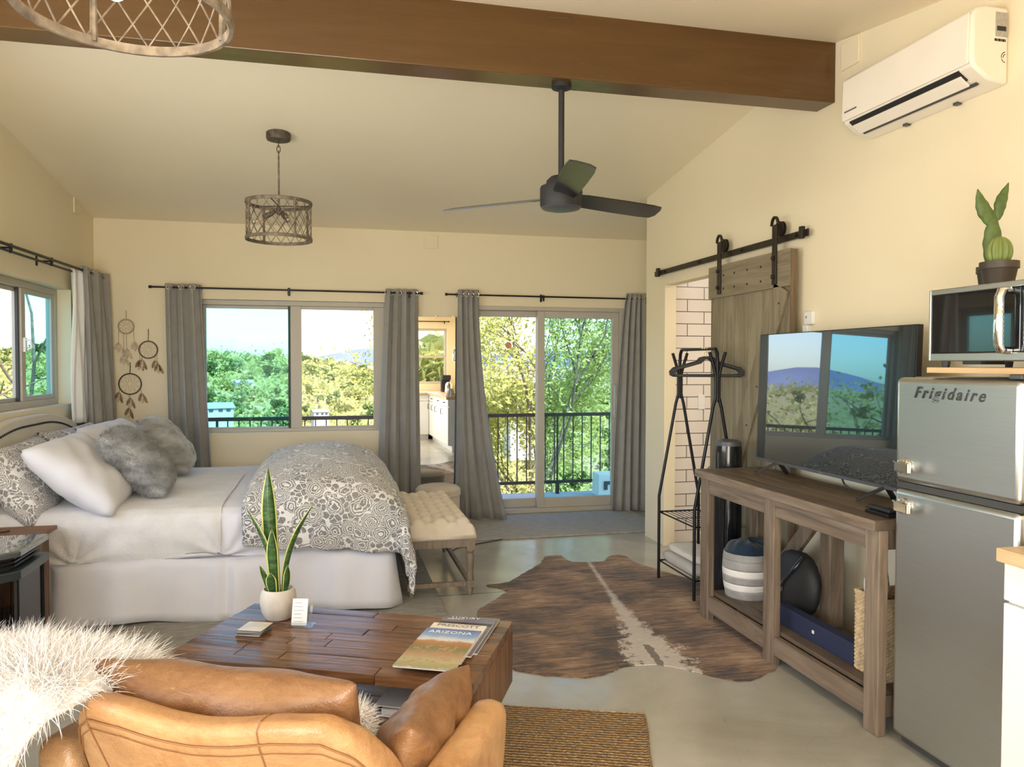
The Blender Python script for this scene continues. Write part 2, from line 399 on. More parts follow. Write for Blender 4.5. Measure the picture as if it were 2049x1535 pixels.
m_greyfur = M('grey_faux_fur', (.34,.345,.345), .85, var=.5, scale=7, stretch=(1,1,2.5), Sheen_Weight=.4)
m_hide = None; m_jute = make_jute()
m_doorrug = make_woven('grey_woven_wool', (.24,.23,.21), (.38,.36,.33), (.50,.48,.44)); m_bedrug = make_woven('faded_grey_rug', (.20,.19,.165), (.31,.295,.26), (.42,.40,.36), .6)
m_steel = make_brushed('brushed_steel', (.60,.61,.59)); m_chrome = M('chrome', (.85,.85,.86), .08, 1.0, var=.02)
m_fridgeside = M('fridge_side_grey', (.38,.36,.34), .35, .4, var=.05); m_darkgrey = M('dark_grey_plastic', (.07,.075,.085), .4)
m_acwhite = M('warm_white_plastic', (.86,.80,.72), .35, var=.02); m_tvscreen = make_screen(); m_mirror = M('mirror_silver', (.93,.94,.94), .0, 1.0, var=.0)
m_pot = M('speckled_pale_ceramic', (.62,.58,.52), .5, var=.16, scale=14, bump=.1, bscale=40); m_soil = M('soil', (.05,.035,.025), .95, var=.4, scale=50, bump=.5)
m_darkpot = M('brown_plastic_pot', (.045,.033,.026), .5); m_paper = M('white_paper', (.84,.84,.85), .6, var=.02); m_inkm = M('black_ink', (.02,.02,.022), .6)
m_acrylic = make_pane('clear_acrylic', (.93,.95,.96), .10); m_glassdark = make_pane('smoked_glass', (.22,.24,.26), .14); m_clear = make_pane('clear_glass', (.97,.97,.97), .12)
m_navy = cloth('navy_knit', (.006,.024,.050), .95, 300, .4, .25); m_navybox = M('navy_card', (.022,.030,.075), .6)
m_wicker = M('wicker', (.58,.44,.27), .8, var=.35, scale=40, bump=.4)
m_iron = M('distressed_iron', (.20,.16,.12), .6, .3, var=.55, scale=30); m_iron2 = M('dark_distressed_iron', (.12,.095,.075), .6, .4, var=.5, scale=30)
m_towel = cloth('grey_towel', (.52,.50,.47), .95, 250, .6, .12); m_towel2 = cloth('white_towel', (.74,.71,.66), .95, 250, .6, .06)
m_feather = M('brown_feather', (.30,.20,.11), .8, var=.5, scale=30); m_feather2 = M('pale_feather', (.60,.50,.38), .8, var=.3, scale=30); m_cordb = M('natural_cord', (.45,.36,.25), .8)
m_bulb = make_emit('lit_bulb', (1.0,.86,.66,1), 6.0); m_rail = M('brown_rail_paint', (.060,.036,.026), .5); m_deck = M('pale_deck', (.50,.52,.54), .7, var=.08)
m_bark = M('bark', (.19,.15,.105), .9, var=.4, scale=20, bump=.5)

# ================================================================ THE SETTING
XL, XR, YF, YN = -2.03, 2.66, 7.42, -0.85
def zc(y): return 2.775 + .129*(7.42-y) if y > 3.75 else 3.248 - .15*(3.75-y)

struct('floor', MB().box(-2.21, 4.5, -1.0, 7.6, -.18, 0), m_floor)
mb = MB()
for pl in (((7.66,2.744),(3.75,3.248),(3.75,3.45),(7.66,2.95)), ((3.75,3.248),(-1.1,2.52),(-1.1,2.74),(3.75,3.45))):
    vs = [(-2.25,)+p for p in pl] + [(4.55,)+p for p in pl]
    mb.add(vs, [(0,1,2,3),(7,6,5,4),(0,4,5,1),(1,5,6,2),(2,6,7,3),(3,7,4,0)])
struct('ceiling', mb, m_ceil)

def gable(x0, x1, y0, y1, z0):
    pts = [(y0,z0),(y1,z0),(y1,zc(y1)+.02)] + ([(3.75,3.27)] if y0 < 3.75 < y1 else []) + [(y0,zc(y0)+.02)]
    n = len(pts); vs = [(x0,)+p for p in pts]+[(x1,)+p for p in pts]
    return vs, [tuple(range(n)), tuple(range(n,2*n))[::-1]]+[(i,(i+1)%n,n+(i+1)%n,n+i) for i in range(n)]

W1 = (-1.20, .54, .86, 2.085); D1 = (1.20, 2.92, 0, 2.07)
mb = MB(); a, b = YF, 7.6
for (x0,x1,z0,z1) in ((-2.21,W1[0],0,2.79),(W1[0],W1[1],0,W1[2]),(W1[0],W1[1],W1[3],2.79),(W1[1],D1[0],0,2.79),(D1[0],D1[1],D1[3],2.79),(D1[1],3.55,0,2.79)):
    mb.box(x0,x1,a,b,z0,z1)
struct('wall_far', mb, m_wall)
W2 = (5.35, 6.80, 1.175, 2.085); W3 = (.7, 4.1, .95, 2.25)
mb = MB(); a, b = -2.21, XL
for (y0,y1,z0,z1) in ((-1.0,W3[0],0,2.4),(W3[0],W3[1],0,W3[2]),(W3[0],W3[1],W3[3],2.4),(W3[1],W2[0],0,2.4),(W2[0],W2[1],0,W2[2]),(W2[0],W2[1],W2[3],2.4),(W2[1],YF,0,2.4)):
    mb.box(a,b,y0,y1,z0,z1)
mb.add(*gable(a,b,-1.0,YF,2.4)); struct('wall_left', mb, m_wall)
BD = (4.86, 5.83, 2.145)
mb = MB(); a, b = XR, 2.76
for (y0,y1,z0,z1) in ((-1.0,BD[0],0,2.4),(BD[0],BD[1],BD[2],2.4),(BD[1],6.21,0,2.4)): mb.box(a,b,y0,y1,z0,z1)
mb.add(*gable(a,b,-1.0,6.21,2.4)); struct('wall_right', mb, m_wall)
mb = MB().box(2.76,4.5,5.93,6.21,0,2.95); struct('wall_partition', mb, m_wall)
struct('wall_tiled', MB().box(2.76,4.4,5.905,5.93,0,2.44), m_tile)
mb = MB().box(3.40,3.55,6.21,YF,0,2.95); struct('wall_alcove', mb, m_wall)
mb = MB().box(4.4,4.55,3.5,5.93,0,3.3).box(2.76,4.4,3.4,3.55,0,3.3); struct('wall_bathroom', mb, m_wall)
struct('ceiling_bathroom', MB().box(2.76,4.4,3.55,5.93,2.44,2.5), m_ceil)
D2 = (-1.95,.45,0,2.15); W4 = (1.45,2.50,1.08,2.22)
mb = MB(); a, b = -1.0, YN
for (x0,x1,z0,z1) in ((-2.21,D2[0],0,2.6),(D2[0],D2[1],D2[3],2.6),(D2[1],W4[0],0,2.6),(W4[0],W4[1],0,W4[2]),(W4[0],W4[1],W4[3],2.6),(W4[1],2.76,0,2.6)):
    mb.box(x0,x1,a,b,z0,z1)
struct('wall_near', mb, m_wall)
mb = MB()
mb.add([(-2.03,3.67,2.916),(XR,3.67,2.916),(XR,3.83,2.916),(-2.03,3.83,2.916),(-2.03,3.67,3.26),(XR,3.67,3.26),(XR,3.83,3.26),(-2.03,3.83,3.26)],
       [(3,2,1,0),(4,5,6,7),(0,1,5,4),(1,2,6,5),(2,3,7,6),(3,0,4,7)])
struct('beam', mb, m_beam, bevel=.004)

def rect_frame(mb, axis, pos0, pos1, a0, a1, z0, z1, w, wb=None, wt=None):
    """Four bars round an opening; axis 'y' = wall facing Y (a along X), 'x' = wall facing X (a along Y)."""
    wb = wb or w; wt = wt or w
    for (p,q,r,s) in ((a0,a0+w,z0,z1),(a1-w,a1,z0,z1),(a0+w,a1-w,z0,z0+wb),(a0+w,a1-w,z1-wt,z1)):
        if axis == 'y': mb.box(p,q,pos0,pos1,r,s)
        else: mb.box(pos0,pos1,p,q,r,s)
    return mb
def slab(axis, p0, p1, a0, a1, z0, z1):
    return MB().box(a0,a1,p0,p1,z0,z1) if axis == 'y' else MB().box(p0,p1,a0,a1,z0,z1)

# window_1: two-light slider in the far wall
w = struct('window_1', rect_frame(MB(),'y',7.49,7.57,*W1,.045,.028), m_vinyl, bevel=.004)
part(w,'sash',rect_frame(MB(),'y',7.50,7.535,-.375,.495,.886,2.04,.10,.018,.03),m_vinyl,bevel=.004,top=w)
part(w,'sash',rect_frame(MB(),'y',7.54,7.57,-1.155,-.33,.886,2.04,.03,.018,.03),m_vinyl,bevel=.004,top=w)
part(w,'gasket',MB().box(-.398,-.376,7.528,7.545,.886,2.04),m_gasket,top=w)
part(w,'pane',MB().box(-.28,.40,7.515,7.519,.90,2.02),m_pane,top=w)
part(w,'pane',MB().box(-1.13,-.35,7.553,7.557,.90,2.02),m_screenpane,top=w)
# window_2: slider in the left wall above the bed head
w = struct('window_2', rect_frame(MB(),'x',-2.20,-2.13,*W2,.05), m_vinyl, bevel=.004)
part(w,'sash',rect_frame(MB(),'x',-2.165,-2.135,6.08,6.755,1.225,2.035,.075,.035,.035),m_vinyl,bevel=.004,top=w)
part(w,'sash',rect_frame(MB(),'x',-2.195,-2.17,5.40,6.10,1.225,2.035,.03),m_vinyl,bevel=.004,top=w)
part(w,'gasket',MB().box(-2.168,-2.15,6.055,6.078,1.225,2.035),m_gasket,top=w)
part(w,'pane',MB().box(-2.152,-2.148,6.15,6.69,1.255,2.005),m_screenpane,top=w)
part(w,'pane',MB().box(-2.186,-2.182,5.42,6.08,1.25,2.01),m_pane,top=w)
mb = MB().box(-2.135,-2.118,6.10,6.13,1.58,1.68); mb.tube([(-2.118,6.115,1.665),(-2.09,6.115,1.66),(-2.085,6.115,1.61),(-2.11,6.115,1.595)],.009,6)
part(w,'latch',mb,m_white,top=w)
# door_1: sliding glass door
d = struct('door_1', rect_frame(MB(),'y',7.40,7.56,*D1,.04,.045,.04), m_vinyl, bevel=.004)
part(d,'door_panel',rect_frame(MB(),'y',7.43,7.47,2.015,2.88,.045,2.03,.075,.10,.07),m_vinyl,bevel=.005,top=d)
part(d,'door_panel',rect_frame(MB(),'y',7.50,7.54,1.24,2.09,.045,2.03,.07,.09,.06),m_vinyl,bevel=.005,top=d)
part(d,'gasket',MB().box(2.045,2.095,7.472,7.498,.05,2.02),m_gasket,top=d)
part(d,'pane',MB().box(2.085,2.81,7.448,7.452,.14,1.965),m_doorpane,top=d)
part(d,'pane',MB().box(1.30,2.03,7.518,7.522,.13,1.975),m_pane,top=d)
mb = MB().box(2.815,2.845,7.395,7.43,.98,1.00).box(2.815,2.845,7.395,7.43,1.23,1.25).box(2.815,2.845,7.375,7.397,.95,1.28); mb.box(2.80,2.86,7.425,7.432,.93,1.30)
part(d,'handle',mb,m_vinyl,bevel=.004,top=d)
# openings beside and behind the camera
w = struct('fill_window_left', rect_frame(MB(),'x',-2.18,-2.12,*W3,.05), m_vinyl); part(w,'pane',slab('x',-2.152,-2.148,.75,4.05,1.0,2.2),m_pane,top=w)  # unseen window, added so fill light can enter from the left
d = struct('fill_door_rear', rect_frame(MB(),'y',-.96,-.90,*D2,.06), m_vinyl); part(d,'pane',slab('y',-.932,-.928,D2[0]+.06,D2[1]-.06,.06,2.09),m_pane,top=d)  # unseen glass door, added to admit fill light from behind the camera
w = struct('window_4', rect_frame(MB(),'y',-.96,-.90,*W4,.05).box(W4[0],W4[1],-.95,-.91,1.62,1.67), m_vinyl); part(w,'pane',slab('y',-.932,-.928,W4[0]+.05,W4[1]-.05,1.13,2.17),m_pane,top=w)

# ---------------------------------------------------------------- outdoors
struct('deck', MB().box(-4.0,6.0,7.6,8.86,-.16,-.05), m_deck)
rl = thing('balcony_railing','brown metal balcony railing with thin upright bars outside the glass door','railing',(0,8.75,-.05))
part(rl,'top_rail',MB().box(-3.2,4.6,8.725,8.775,.875,.915),m_rail); part(rl,'bottom_rail',MB().box(-3.2,4.6,8.735,8.765,.075,.11),m_rail)
for x in (-3.15,-1.2,.75,2.62,4.5): part(rl,'post',MB().box(x-.009,x+.009,8.741,8.759,.09,.88).box(x-.02,x+.02,8.73,8.77,-.05,.09),m_rail)
for i in range(66):
    x = -3.05+i*.115
    part(rl,'baluster',MB().box(x-.006,x+.006,8.744,8.756,.11,.876),m_rail)
mb = MB().box(3.02,3.24,8.42,8.64,-.05,.22); pl = thing('deck_planter','white square box on the deck behind the right-hand curtain','box',(3.13,8.53,-.05))
part(pl,'body',mb,m_white,bevel=.01); part(pl,'handle',MB().box(3.09,3.13,8.405,8.42,.03,.13).box(3.13,3.16,8.405,8.42,.09,.13),m_darkgrey)

def lerp(x, xs, ys): return float(np.interp(x, xs, ys))
def hsh(x, y):
    return (math.sin(x*.31+1.3)*math.cos(y*.27-.7)+.6*math.sin(x*.11-y*.17)+.4*math.cos(x*.73+y*.61))
def ground(r, az):
    c = lerp(az, [-75,-40,-22,-14,-8.6,-2.2,3.0,8,14,21,40,75], [3.5,2.5,3.0,3.2,3.0,2.5,.3,-1.5,-3.0,-4.0,-4,-3])
    z = lerp(r, [0,9,16,32,60,95,125,180,300,700,2000], [-3.1,-3.3,-5.0,-7.0,-5.5,(-2.5+c)/2,c,c-9,-22,-30,-34])
    if abs(az) > 90: z = lerp(r, [0,6,30,2000], [-.6,-.4,3,3])
    amp = lerp(r, [5,20,120,300,2000], [0,.25,.9,2.5,3]); x, y = r*math.sin(R(az)), r*math.cos(R(az))
    return z + amp*hsh(x*.35, y*.35)*.6
def gpt(r, az): return (r*math.sin(R(az)), r*math.cos(R(az)), ground(r, az))
rs_ = [1.0]+list(np.geomspace(6, 2600, 70)); NA = 240
mb = MB(); vs = [gpt(r, -180+360*k/NA) for r in rs_ for k in range(NA)]
mb.add(vs, [(i*NA+k, i*NA+(k+1)%NA, (i+1)*NA+(k+1)%NA, (i+1)*NA+k) for i in range(len(rs_)-1) for k in range(NA)])
t = NT('dry_hillside'); v = t.coord()
c = t.ramp(t.math('ADD', t.math('MULTIPLY', t.noise(v,.06,5,.6), .5), t.math('MULTIPLY', t.noise(v,.45,6,.7), .5)),
           [(.36,(.19,.25,.07)),(.45,(.32,.33,.11)),(.53,(.46,.37,.18)),(.62,(.50,.36,.23)),(.72,(.46,.40,.29))])
t.bsdf(c,.95); m_hill = t.m
ground_o = struct('ground', mb, m_hill, smooth='all')
def ridge(name, r0, az0, az1, prof, depth, mat, n=90):
    mb = MB(); vs = []
    for j, (dr, k) in enumerate(((-depth,0),(-depth*.55,.42),(-depth*.25,.78),(0,1.0),(depth*.6,.3))):
        for i in range(n):
            az = az0+(az1-az0)*i/(n-1); e = prof(az)*(1+.05*math.sin(az*3.1)+.03*math.sin(az*9.7+j))
            r = r0+dr; base = -36; top = 1.5+r0*e
            z = base+(top-base)*k + (0 if k == 0 else 5*math.sin(az*5.3+j*2.1)*(1-abs(k-.5)))
            vs.append((r*math.sin(R(az)), r*math.cos(R(az)), z))
    mb.add(vs, [(j*n+i, j*n+i+1, (j+1)*n+i+1, (j+1)*n+i) for j in range(4) for i in range(n-1)])
    return struct(name, mb, mat, smooth='all')
m_mount = M('haze_blue_range', (.19,.225,.37), .95, var=.25, scale=.006); m_mesa = M('pink_tan_plain', (.46,.35,.31), .95, var=.2, scale=.01)  # mountains: blue distance haze is put into the base colour
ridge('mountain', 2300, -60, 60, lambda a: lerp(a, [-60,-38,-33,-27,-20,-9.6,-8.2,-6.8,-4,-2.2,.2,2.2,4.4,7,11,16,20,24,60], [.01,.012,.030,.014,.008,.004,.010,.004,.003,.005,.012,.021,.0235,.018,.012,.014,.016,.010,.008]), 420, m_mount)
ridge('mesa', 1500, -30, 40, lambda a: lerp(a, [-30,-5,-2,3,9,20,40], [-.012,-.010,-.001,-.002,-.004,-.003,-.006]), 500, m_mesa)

def leaf_cards(pts, size, rng, squash=.5):
    mb = MB(); vs = []; fs = []
    for p in pts:
        u = Vector(rng.normal(size=3)).normalized(); w = u.orthogonal().normalized(); q = w.cross(u)
        s = size*rng.uniform(.6,1.3); k = len(vs); p = Vector(p)
        vs += [tuple(p-u*s), tuple(p+w*s*squash), tuple(p+u*s), tuple(p-w*s*squash)]; fs.append((k,k+1,k+2,k+3))
    mb.v = vs; mb.f = fs; return mb
m_leafY = make_leafmat('yellow_green_leaves', (.42,.44,.12), (.72,.67,.27)); m_leafG = make_leafmat('juniper_green_leaves', (.12,.19,.06), (.33,.39,.15)); m_leafD = make_leafmat('olive_leaves', (.25,.29,.09), (.49,.47,.18))

def shrub(name, label, cat, mat, seed, group, tall=1.0, n=750, size=.16):
    rng = np.random.default_rng(seed); root = thing(name, label, cat, (0,0,-50), 0, group)
    cl = [(rng.normal(0,.42), rng.normal(0,.42), rng.uniform(.25,1.25)*tall, rng.uniform(.3,.55)) for _ in range(9)]
    pts = []
    for i in range(n):
        c = cl[i % 9]; d = rng.normal(size=3); d /= np.linalg.norm(d); pts.append((c[0]+d[0]*c[3], c[1]+d[1]*c[3], max(.05, c[2]+d[2]*c[3]*.9)))
    part(root,'foliage',leaf_cards(pts,size,rng,.7),mat,world=False)
    part(root,'trunk',MB().tube([(0,0,-.4),(.03,0,.3),(0,.04,.9*tall)],[.09,.06,.03],6),m_bark,world=False)
    return root
protos = [shrub('juniper','dark green juniper among the scrub on the hillside beyond the deck','tree',m_leafG,1,'dark junipers on the hillside',1.3),
          shrub('scrub_oak','olive green bush among the scrub on the hillside beyond the deck','bush',m_leafD,2,'olive bushes on the hillside'),
          shrub('mesquite','yellow green bush on the slope below the deck railing','bush',m_leafY,3,'yellow green bushes on the slope')]
rng = np.random.default_rng(11)
def place(k, az, r, s):
    x, y, z = gpt(r, az); dup(protos[k], (x, y, z-.25*s), rng.uniform(0,6.28), scale=s)
spots = []
def clear(x, y, s, k=1.45):
    if any((x-a)**2+(y-b)**2 < (k*(s+c))**2 for a, b, c in spots): return False
    spots.append((x, y, s)); return True
for rr, cnt, smin, smax in ((17,10,.7,1.0),(26,24,.6,1.0),(40,50,.5,.95),(62,80,.55,1.0),(90,105,.6,1.15),(122,130,.6,1.2)):
    for i in range(cnt):
        for attempt in range(12):
            q = rng.uniform()
            az = rng.uniform(-9.6,4.2) if q < .58 else (rng.uniform(-22,-16.5) if q < .72 else (rng.uniform(10.5,21) if q < .9 else rng.uniform(-42,-10)))
            r = rr*rng.uniform(.82,1.20); sc = rng.uniform(smin,smax); x, y, z = gpt(r, az)
            if clear(x, y, sc):
                place(2 if r < 22 else int(rng.choice([0,0,1,1,2])), az, r, sc); break
for az, r, sc in ((178,7,1.2),(158,8,1.5),(146,10.5,1.7)): place(2, az, r, sc)
for p in protos:                                        # the three first ones stand on the slope too
    x, y, z = gpt(30+9*protos.index(p), -7+3*protos.index(p)); p.location = (x, y, z-.2); p.scale = (.8,)*3

def scrub(name, label, mat, n, seed, size):
    rng = np.random.default_rng(seed); pts = []
    for i in range(n):
        q = rng.uniform(); az = rng.uniform(-10,9) if q < .48 else (rng.uniform(-22.5,-16) if q < .62 else (rng.uniform(9,24) if q < .76 else rng.uniform(-45,-10)))
        r = 18*(7.2**rng.uniform()); x, y, z = gpt(r, az); h = size*rng.uniform(.6,1.5)*(.5+r/90)
        for k in range(12): pts.append((x+rng.normal(0,h*.55), y+rng.normal(0,h*.55), z+abs(rng.normal(.25,.35))*h))
    o = mesh_obj(name, leaf_cards(pts,size*.32,rng,.7), mat); o.parent = ground_o; o['label'] = label; o['kind'] = 'stuff'
scrub('undergrowth','low green brush scattered over the whole hillside between the trees',m_leafD,3400,71,.75)
scrub('undergrowth','pale yellow dry brush scattered over the hillside between the trees',m_leafY,2300,72,.6)
def tree(name, label, base, height, spread, seed, nleaf, mat, leaf=.05, thr=.028):
    rng = np.random.default_rng(seed); root = thing(name, label, 'tree', base, 0, 'trees outside the glass door')
    mb = MB(); tips = []
    def grow(p, d, L, r, lev):
        pts = [p]; dd = d.copy()
        for i in range(4):
            dd = (dd + Vector(rng.normal(0,.16,3))).normalized(); pts.append(pts[-1]+dd*L/4)
        mb.tube(pts, [r, r*.9, r*.8, r*.7, r*.58], 6 if lev < 2 else 4)
        if lev >= 2: tips.extend(pts[1:])
        if lev < 4:
            for _ in range(3 if lev else 5):
                nd = (dd + Vector(rng.normal(0,.55,3))*spread).normalized(); nd.z = max(nd.z, -.1)+ .12
                grow(pts[-1 if _ < 2 else 2+int(rng.integers(0,2))], nd.normalized(), L*rng.uniform(.55,.8), r*.56, lev+1)
    grow(Vector((0,0,-.4)), Vector((0,0,1)), height*.36, thr*3.0, 0)
    part(root,'trunk',mb,m_bark,world=False,smooth=True)
    tips_ = [tips[int(rng.integers(len(tips)))] + Vector(rng.normal(0,.15,3)) for _ in range(nleaf)]
    part(root,'foliage',leaf_cards(tips_,leaf,rng,.55),mat,world=False)
    return root
tree('tree','tall airy yellow green tree outside the left glass door panel',(2.55,11.4,-3.3),8.6,.72,21,19000,m_leafY,.040,.018)
tree('tree','leafy yellow green tree outside the right glass door panel',(4.45,12.6,-3.6),8.4,.75,22,17000,m_leafY,.040,.018)
for i, (x, y, h, s, lab) in enumerate(((2.7,10.4,3.2,1.0,'low leafy bush just beyond the railing, between the two trees'),(4.7,11.2,3.4,1.0,'low leafy bush beyond the railing, outermost towards the right curtain'),(1.75,10.6,2.9,1.0,'low leafy bush beyond the railing by the left door curtain'),(3.7,10.4,2.9,1.0,'low bush in front of the right-hand tree beyond the railing'))):
    tree('bush',lab,(x,y,-3.3),h*1.15,s,30+i,6500,m_leafY,.036,.016)
tree('tree','bare branched tree seen reflected in the television screen',(-3.75,12.6,-4.3),8.4,1.0,41,900,m_leafD,.05,.035)
for o in list(COL.objects):
    if o.name.startswith('bush') and o.parent is None: o['category'] = 'bush'

m_roofg = M('grey_roof', (.42,.38,.36), .8); m_roofb = M('blue_grey_roof', (.36,.42,.52), .8); m_housew = M('pale_stucco', (.55,.53,.50), .8)
def house(px, py, r, wd, ht, roofm, label):
    u = (px-1024.5)/F_PX; az = math.degrees(YAW)+math.degrees(math.atan(u)); e = (728-py)/F_PX/math.sqrt(1+u*u)
    x, y = r*math.sin(R(az)), r*math.cos(R(az)); zg = 1.5+r*e
    h = thing('house', label, 'house', (x,y,zg-1.0), R(-az+15), 'houses on the hillside')
    dp = wd*.38
    part(h,'wall',MB().box(-wd/2,wd/2,-dp,dp,-2,ht),m_housew,world=False)
    mb = MB(); ov = wd*.07
    mb.add([(-wd/2-ov,-dp-ov,ht),(wd/2+ov,-dp-ov,ht),(wd/2+ov,dp+ov,ht),(-wd/2-ov,dp+ov,ht),(-wd/2-ov,0,ht+dp*.5),(wd/2+ov,0,ht+dp*.5)],[(3,2,1,0),(0,1,5,4),(2,3,4,5),(0,4,3),(1,2,5)])
    part(h,'roof',mb,roofm,world=False)
    for k in (-.28,.05,.32): part(h,'window',MB().box(wd*k-wd*.07,wd*k+wd*.07,-dp-.03,-dp+.03,ht*.3,ht*.8),m_darkgrey,world=False)
house(567,742,108,2.0,.8,m_roofg,'white house with grey roof near the hill crest by the window mullion')
house(487,757,84,1.6,.5,m_roofg,'small house with pinkish grey roof halfway down the hill')
house(432,794,50,1.7,.3,m_roofb,'house with blue grey roof low on the slope by the left window curtain')
house(640,802,52,1.0,.25,m_roofg,'pale roofed house low on the slope in the clear window pane')
house(1050,803,40,1.9,.6,m_roofg,'pale house half hidden by leaves beyond the glass door')

# ================================================================ WALL AND CEILING FITTINGS
def curtain(name, label, top, bot, z0, z1, waves, amp, mat, group, flare=1.0, thick=.004, seed=0, grom=True, rodz=None):
    """A pleated cloth hung along the line TOP (two plan points) at z1 and falling to the line BOT at z0."""
    rng = np.random.default_rng(seed); ph = rng.uniform(0,6.28); jit = rng.uniform(-.35,.35,waves+3)
    n = waves*14; rows = 26
    def fn(i, j):
        s = i; h = 1-j                                  # h = 1 at the top
        a = Vector(top[0])*(1-s)+Vector(top[1])*s; b = Vector(bot[0])*(1-s)+Vector(bot[1])*s
        k = (1-h)**flare; p = a*(1-k)+b*k
        d = Vector(top[1])-Vector(top[0]); d = Vector((d.x,d.y)).normalized(); nn = Vector((-d.y,d.x))
        w = s*waves; q = int(w); jj = jit[q]*(1-(w-q))+jit[q+1]*(w-q)
        am = amp*(1+.35*(1-h)+.3*jj)
        o = math.sin(2*math.pi*(w+.10*jj*(1-h))+ph)*am + .012*math.sin(5*h+3*w)
        o2 = .25*am*math.sin(4*math.pi*w+ph*1.7)
        return (p.x+nn.x*o+d.x*o2, p.y+nn.y*o+d.y*o2, z0+(z1-z0)*h + .006*math.sin(w*3+ph)*(1 if h < .1 else 0))
    c = (Vector(bot[0])+Vector(bot[1]))/2
    root = thing(name, label, 'curtain', (c.x,c.y,z0), 0, group)
    part(root,'cloth',MB().grid(fn,n,rows),mat,smooth='all',solid=thick)
    if grom:
        d = (Vector(top[1])-Vector(top[0])); d = Vector((d.x,d.y,0)).normalized()
        for k in range(waves*2):
            s = (k+.5)/(waves*2); p = Vector(fn(s,0)); p.z = rodz
            part(root,'grommet',MB().tube([(p+Vector((0,0,1))*.022*math.cos(t)+d*.022*math.sin(t)) for t in np.linspace(0,2*math.pi,13)[:-1]],.004,5,closed=True),m_chrome)
    return root
g = 'grey curtains on the far wall'
curtain('curtain','grey floor length curtain at the left end of the bed window rod',((-1.42,7.32),(-1.13,7.32)),((-1.385,7.30),(-1.02,7.30)),.03,2.205,3,.034,m_grey,g,1.1,seed=1,rodz=2.172)
curtain('curtain','grey floor length curtain between the bed window and the wall mirror',((.50,7.32),(.80,7.32)),((.41,7.30),(.83,7.30)),.03,2.205,4,.034,m_grey,g,.8,seed=2,rodz=2.169)
curtain('curtain','grey curtain with a flared trailing hem at the left side of the glass door',((1.185,7.32),(1.385,7.32)),((1.17,7.24),(1.62,7.10)),.012,2.215,4,.032,m_grey,g,1.8,seed=3,rodz=2.166)
curtain('curtain','grey curtain at the right side of the glass door next to the wall corner',((2.925,7.32),(3.11,7.32)),((2.76,7.27),(3.11,7.27)),.012,2.215,4,.030,m_grey,g,.6,seed=4,rodz=2.162)
curtain('curtain','grey curtain filling the corner beside the left wall window',((-1.93,6.72),(-1.92,7.31)),((-1.90,6.92),(-1.83,7.34)),.25,2.275,4,.028,m_grey,None,1.0,seed=5,rodz=2.246)
curtain('sheer_curtain','white sheer curtain beside the left wall window behind the headboard',((-1.97,6.62),(-1.95,6.80)),((-1.98,6.62),(-1.95,6.93)),1.02,2.25,3,.016,m_sheer,None,.8,.0015,seed=6,grom=False)

def rod(label, a, b, r, brackets, wall, double=False):
    a, b = Vector(a), Vector(b); root = thing('curtain_rod', label, 'curtain rod', tuple((a+b)/2), 0, 'black curtain rods')
    part(root,'rod',MB().tube([a,b],r,10),m_blackmetal,smooth=True)
    d = (b-a).normalized()
    for p, s in ((a,-1),(b,1)): part(root,'finial',MB().tube([p,p+d*.012*s,p+d*.014*s,p+d*.035*s],[r*1.0,r*1.1,r*1.7,r*1.6],10),m_blackmetal,smooth=True)
    n = Vector(wall)
    for s in brackets:
        p = a+(b-a)*s; q = p+n*.10
        part(root,'bracket',MB().tube([p+Vector((0,0,-.012)),q+Vector((0,0,-.012))],.006,6).bar(q+Vector((0,0,-.045))-n*.004,q+Vector((0,0,.03))-n*.004,.02,.008,up=n).box(p.x-.008,p.x+.008,p.y-.008,p.y+.008,p.z-.045,p.z+.014),m_blackmetal)
    if double: part(root,'second_rod',MB().tube([a+n*.05+Vector((0,0,-.02)),b+n*.05+Vector((0,0,-.02))],r*.8,8),m_blackmetal,smooth=True)
    return root
rod('thin black curtain rod above the wide bed window',(-1.53,7.32,2.174),(.815,7.32,2.169),.008,(.49,.96,.06),(0,1,0))
rod('thin black curtain rod above the glass door',(1.10,7.32,2.166),(3.20,7.32,2.160),.008,(.45,.97),(0,1,0))
rod('double black curtain rod above the left wall window',(-1.93,4.95,2.222),(-1.93,7.17,2.246),.011,(.18,.50,.95),(-1,0,0),True)

def plate(label, m, cat='wall plate', name='wall_plate'):
    return solo(name, m, m_wall if name == 'wall_plate' else m_white, label, cat, 'blank wall plates' if name == 'wall_plate' else None, bevel=.003)
plate('blank square cover plate high on the far wall', MB().box(.872,1.008,7.409,7.42,2.613,2.742))
plate('blank cover plate under the ceiling beside the beam end', MB().box(2.648,2.66,3.47,3.61,3.06,3.20))
plate('blank cover plate high on the left wall near the far corner', MB().box(-2.03,-2.018,6.88,6.98,2.72,2.85))
th = thing('thermostat','small white wall control with a pull out sensor above the television','wall control',(2.64,3.86,1.70))
part(th,'body',MB().box(2.635,2.66,3.815,3.895,1.725,1.80),m_white,bevel=.006); part(th,'plug',MB().box(2.625,2.66,3.845,3.895,1.655,1.722),m_white,bevel=.006)
part(th,'indicator',MB().box(2.632,2.636,3.862,3.874,1.762,1.774),m_chrome)

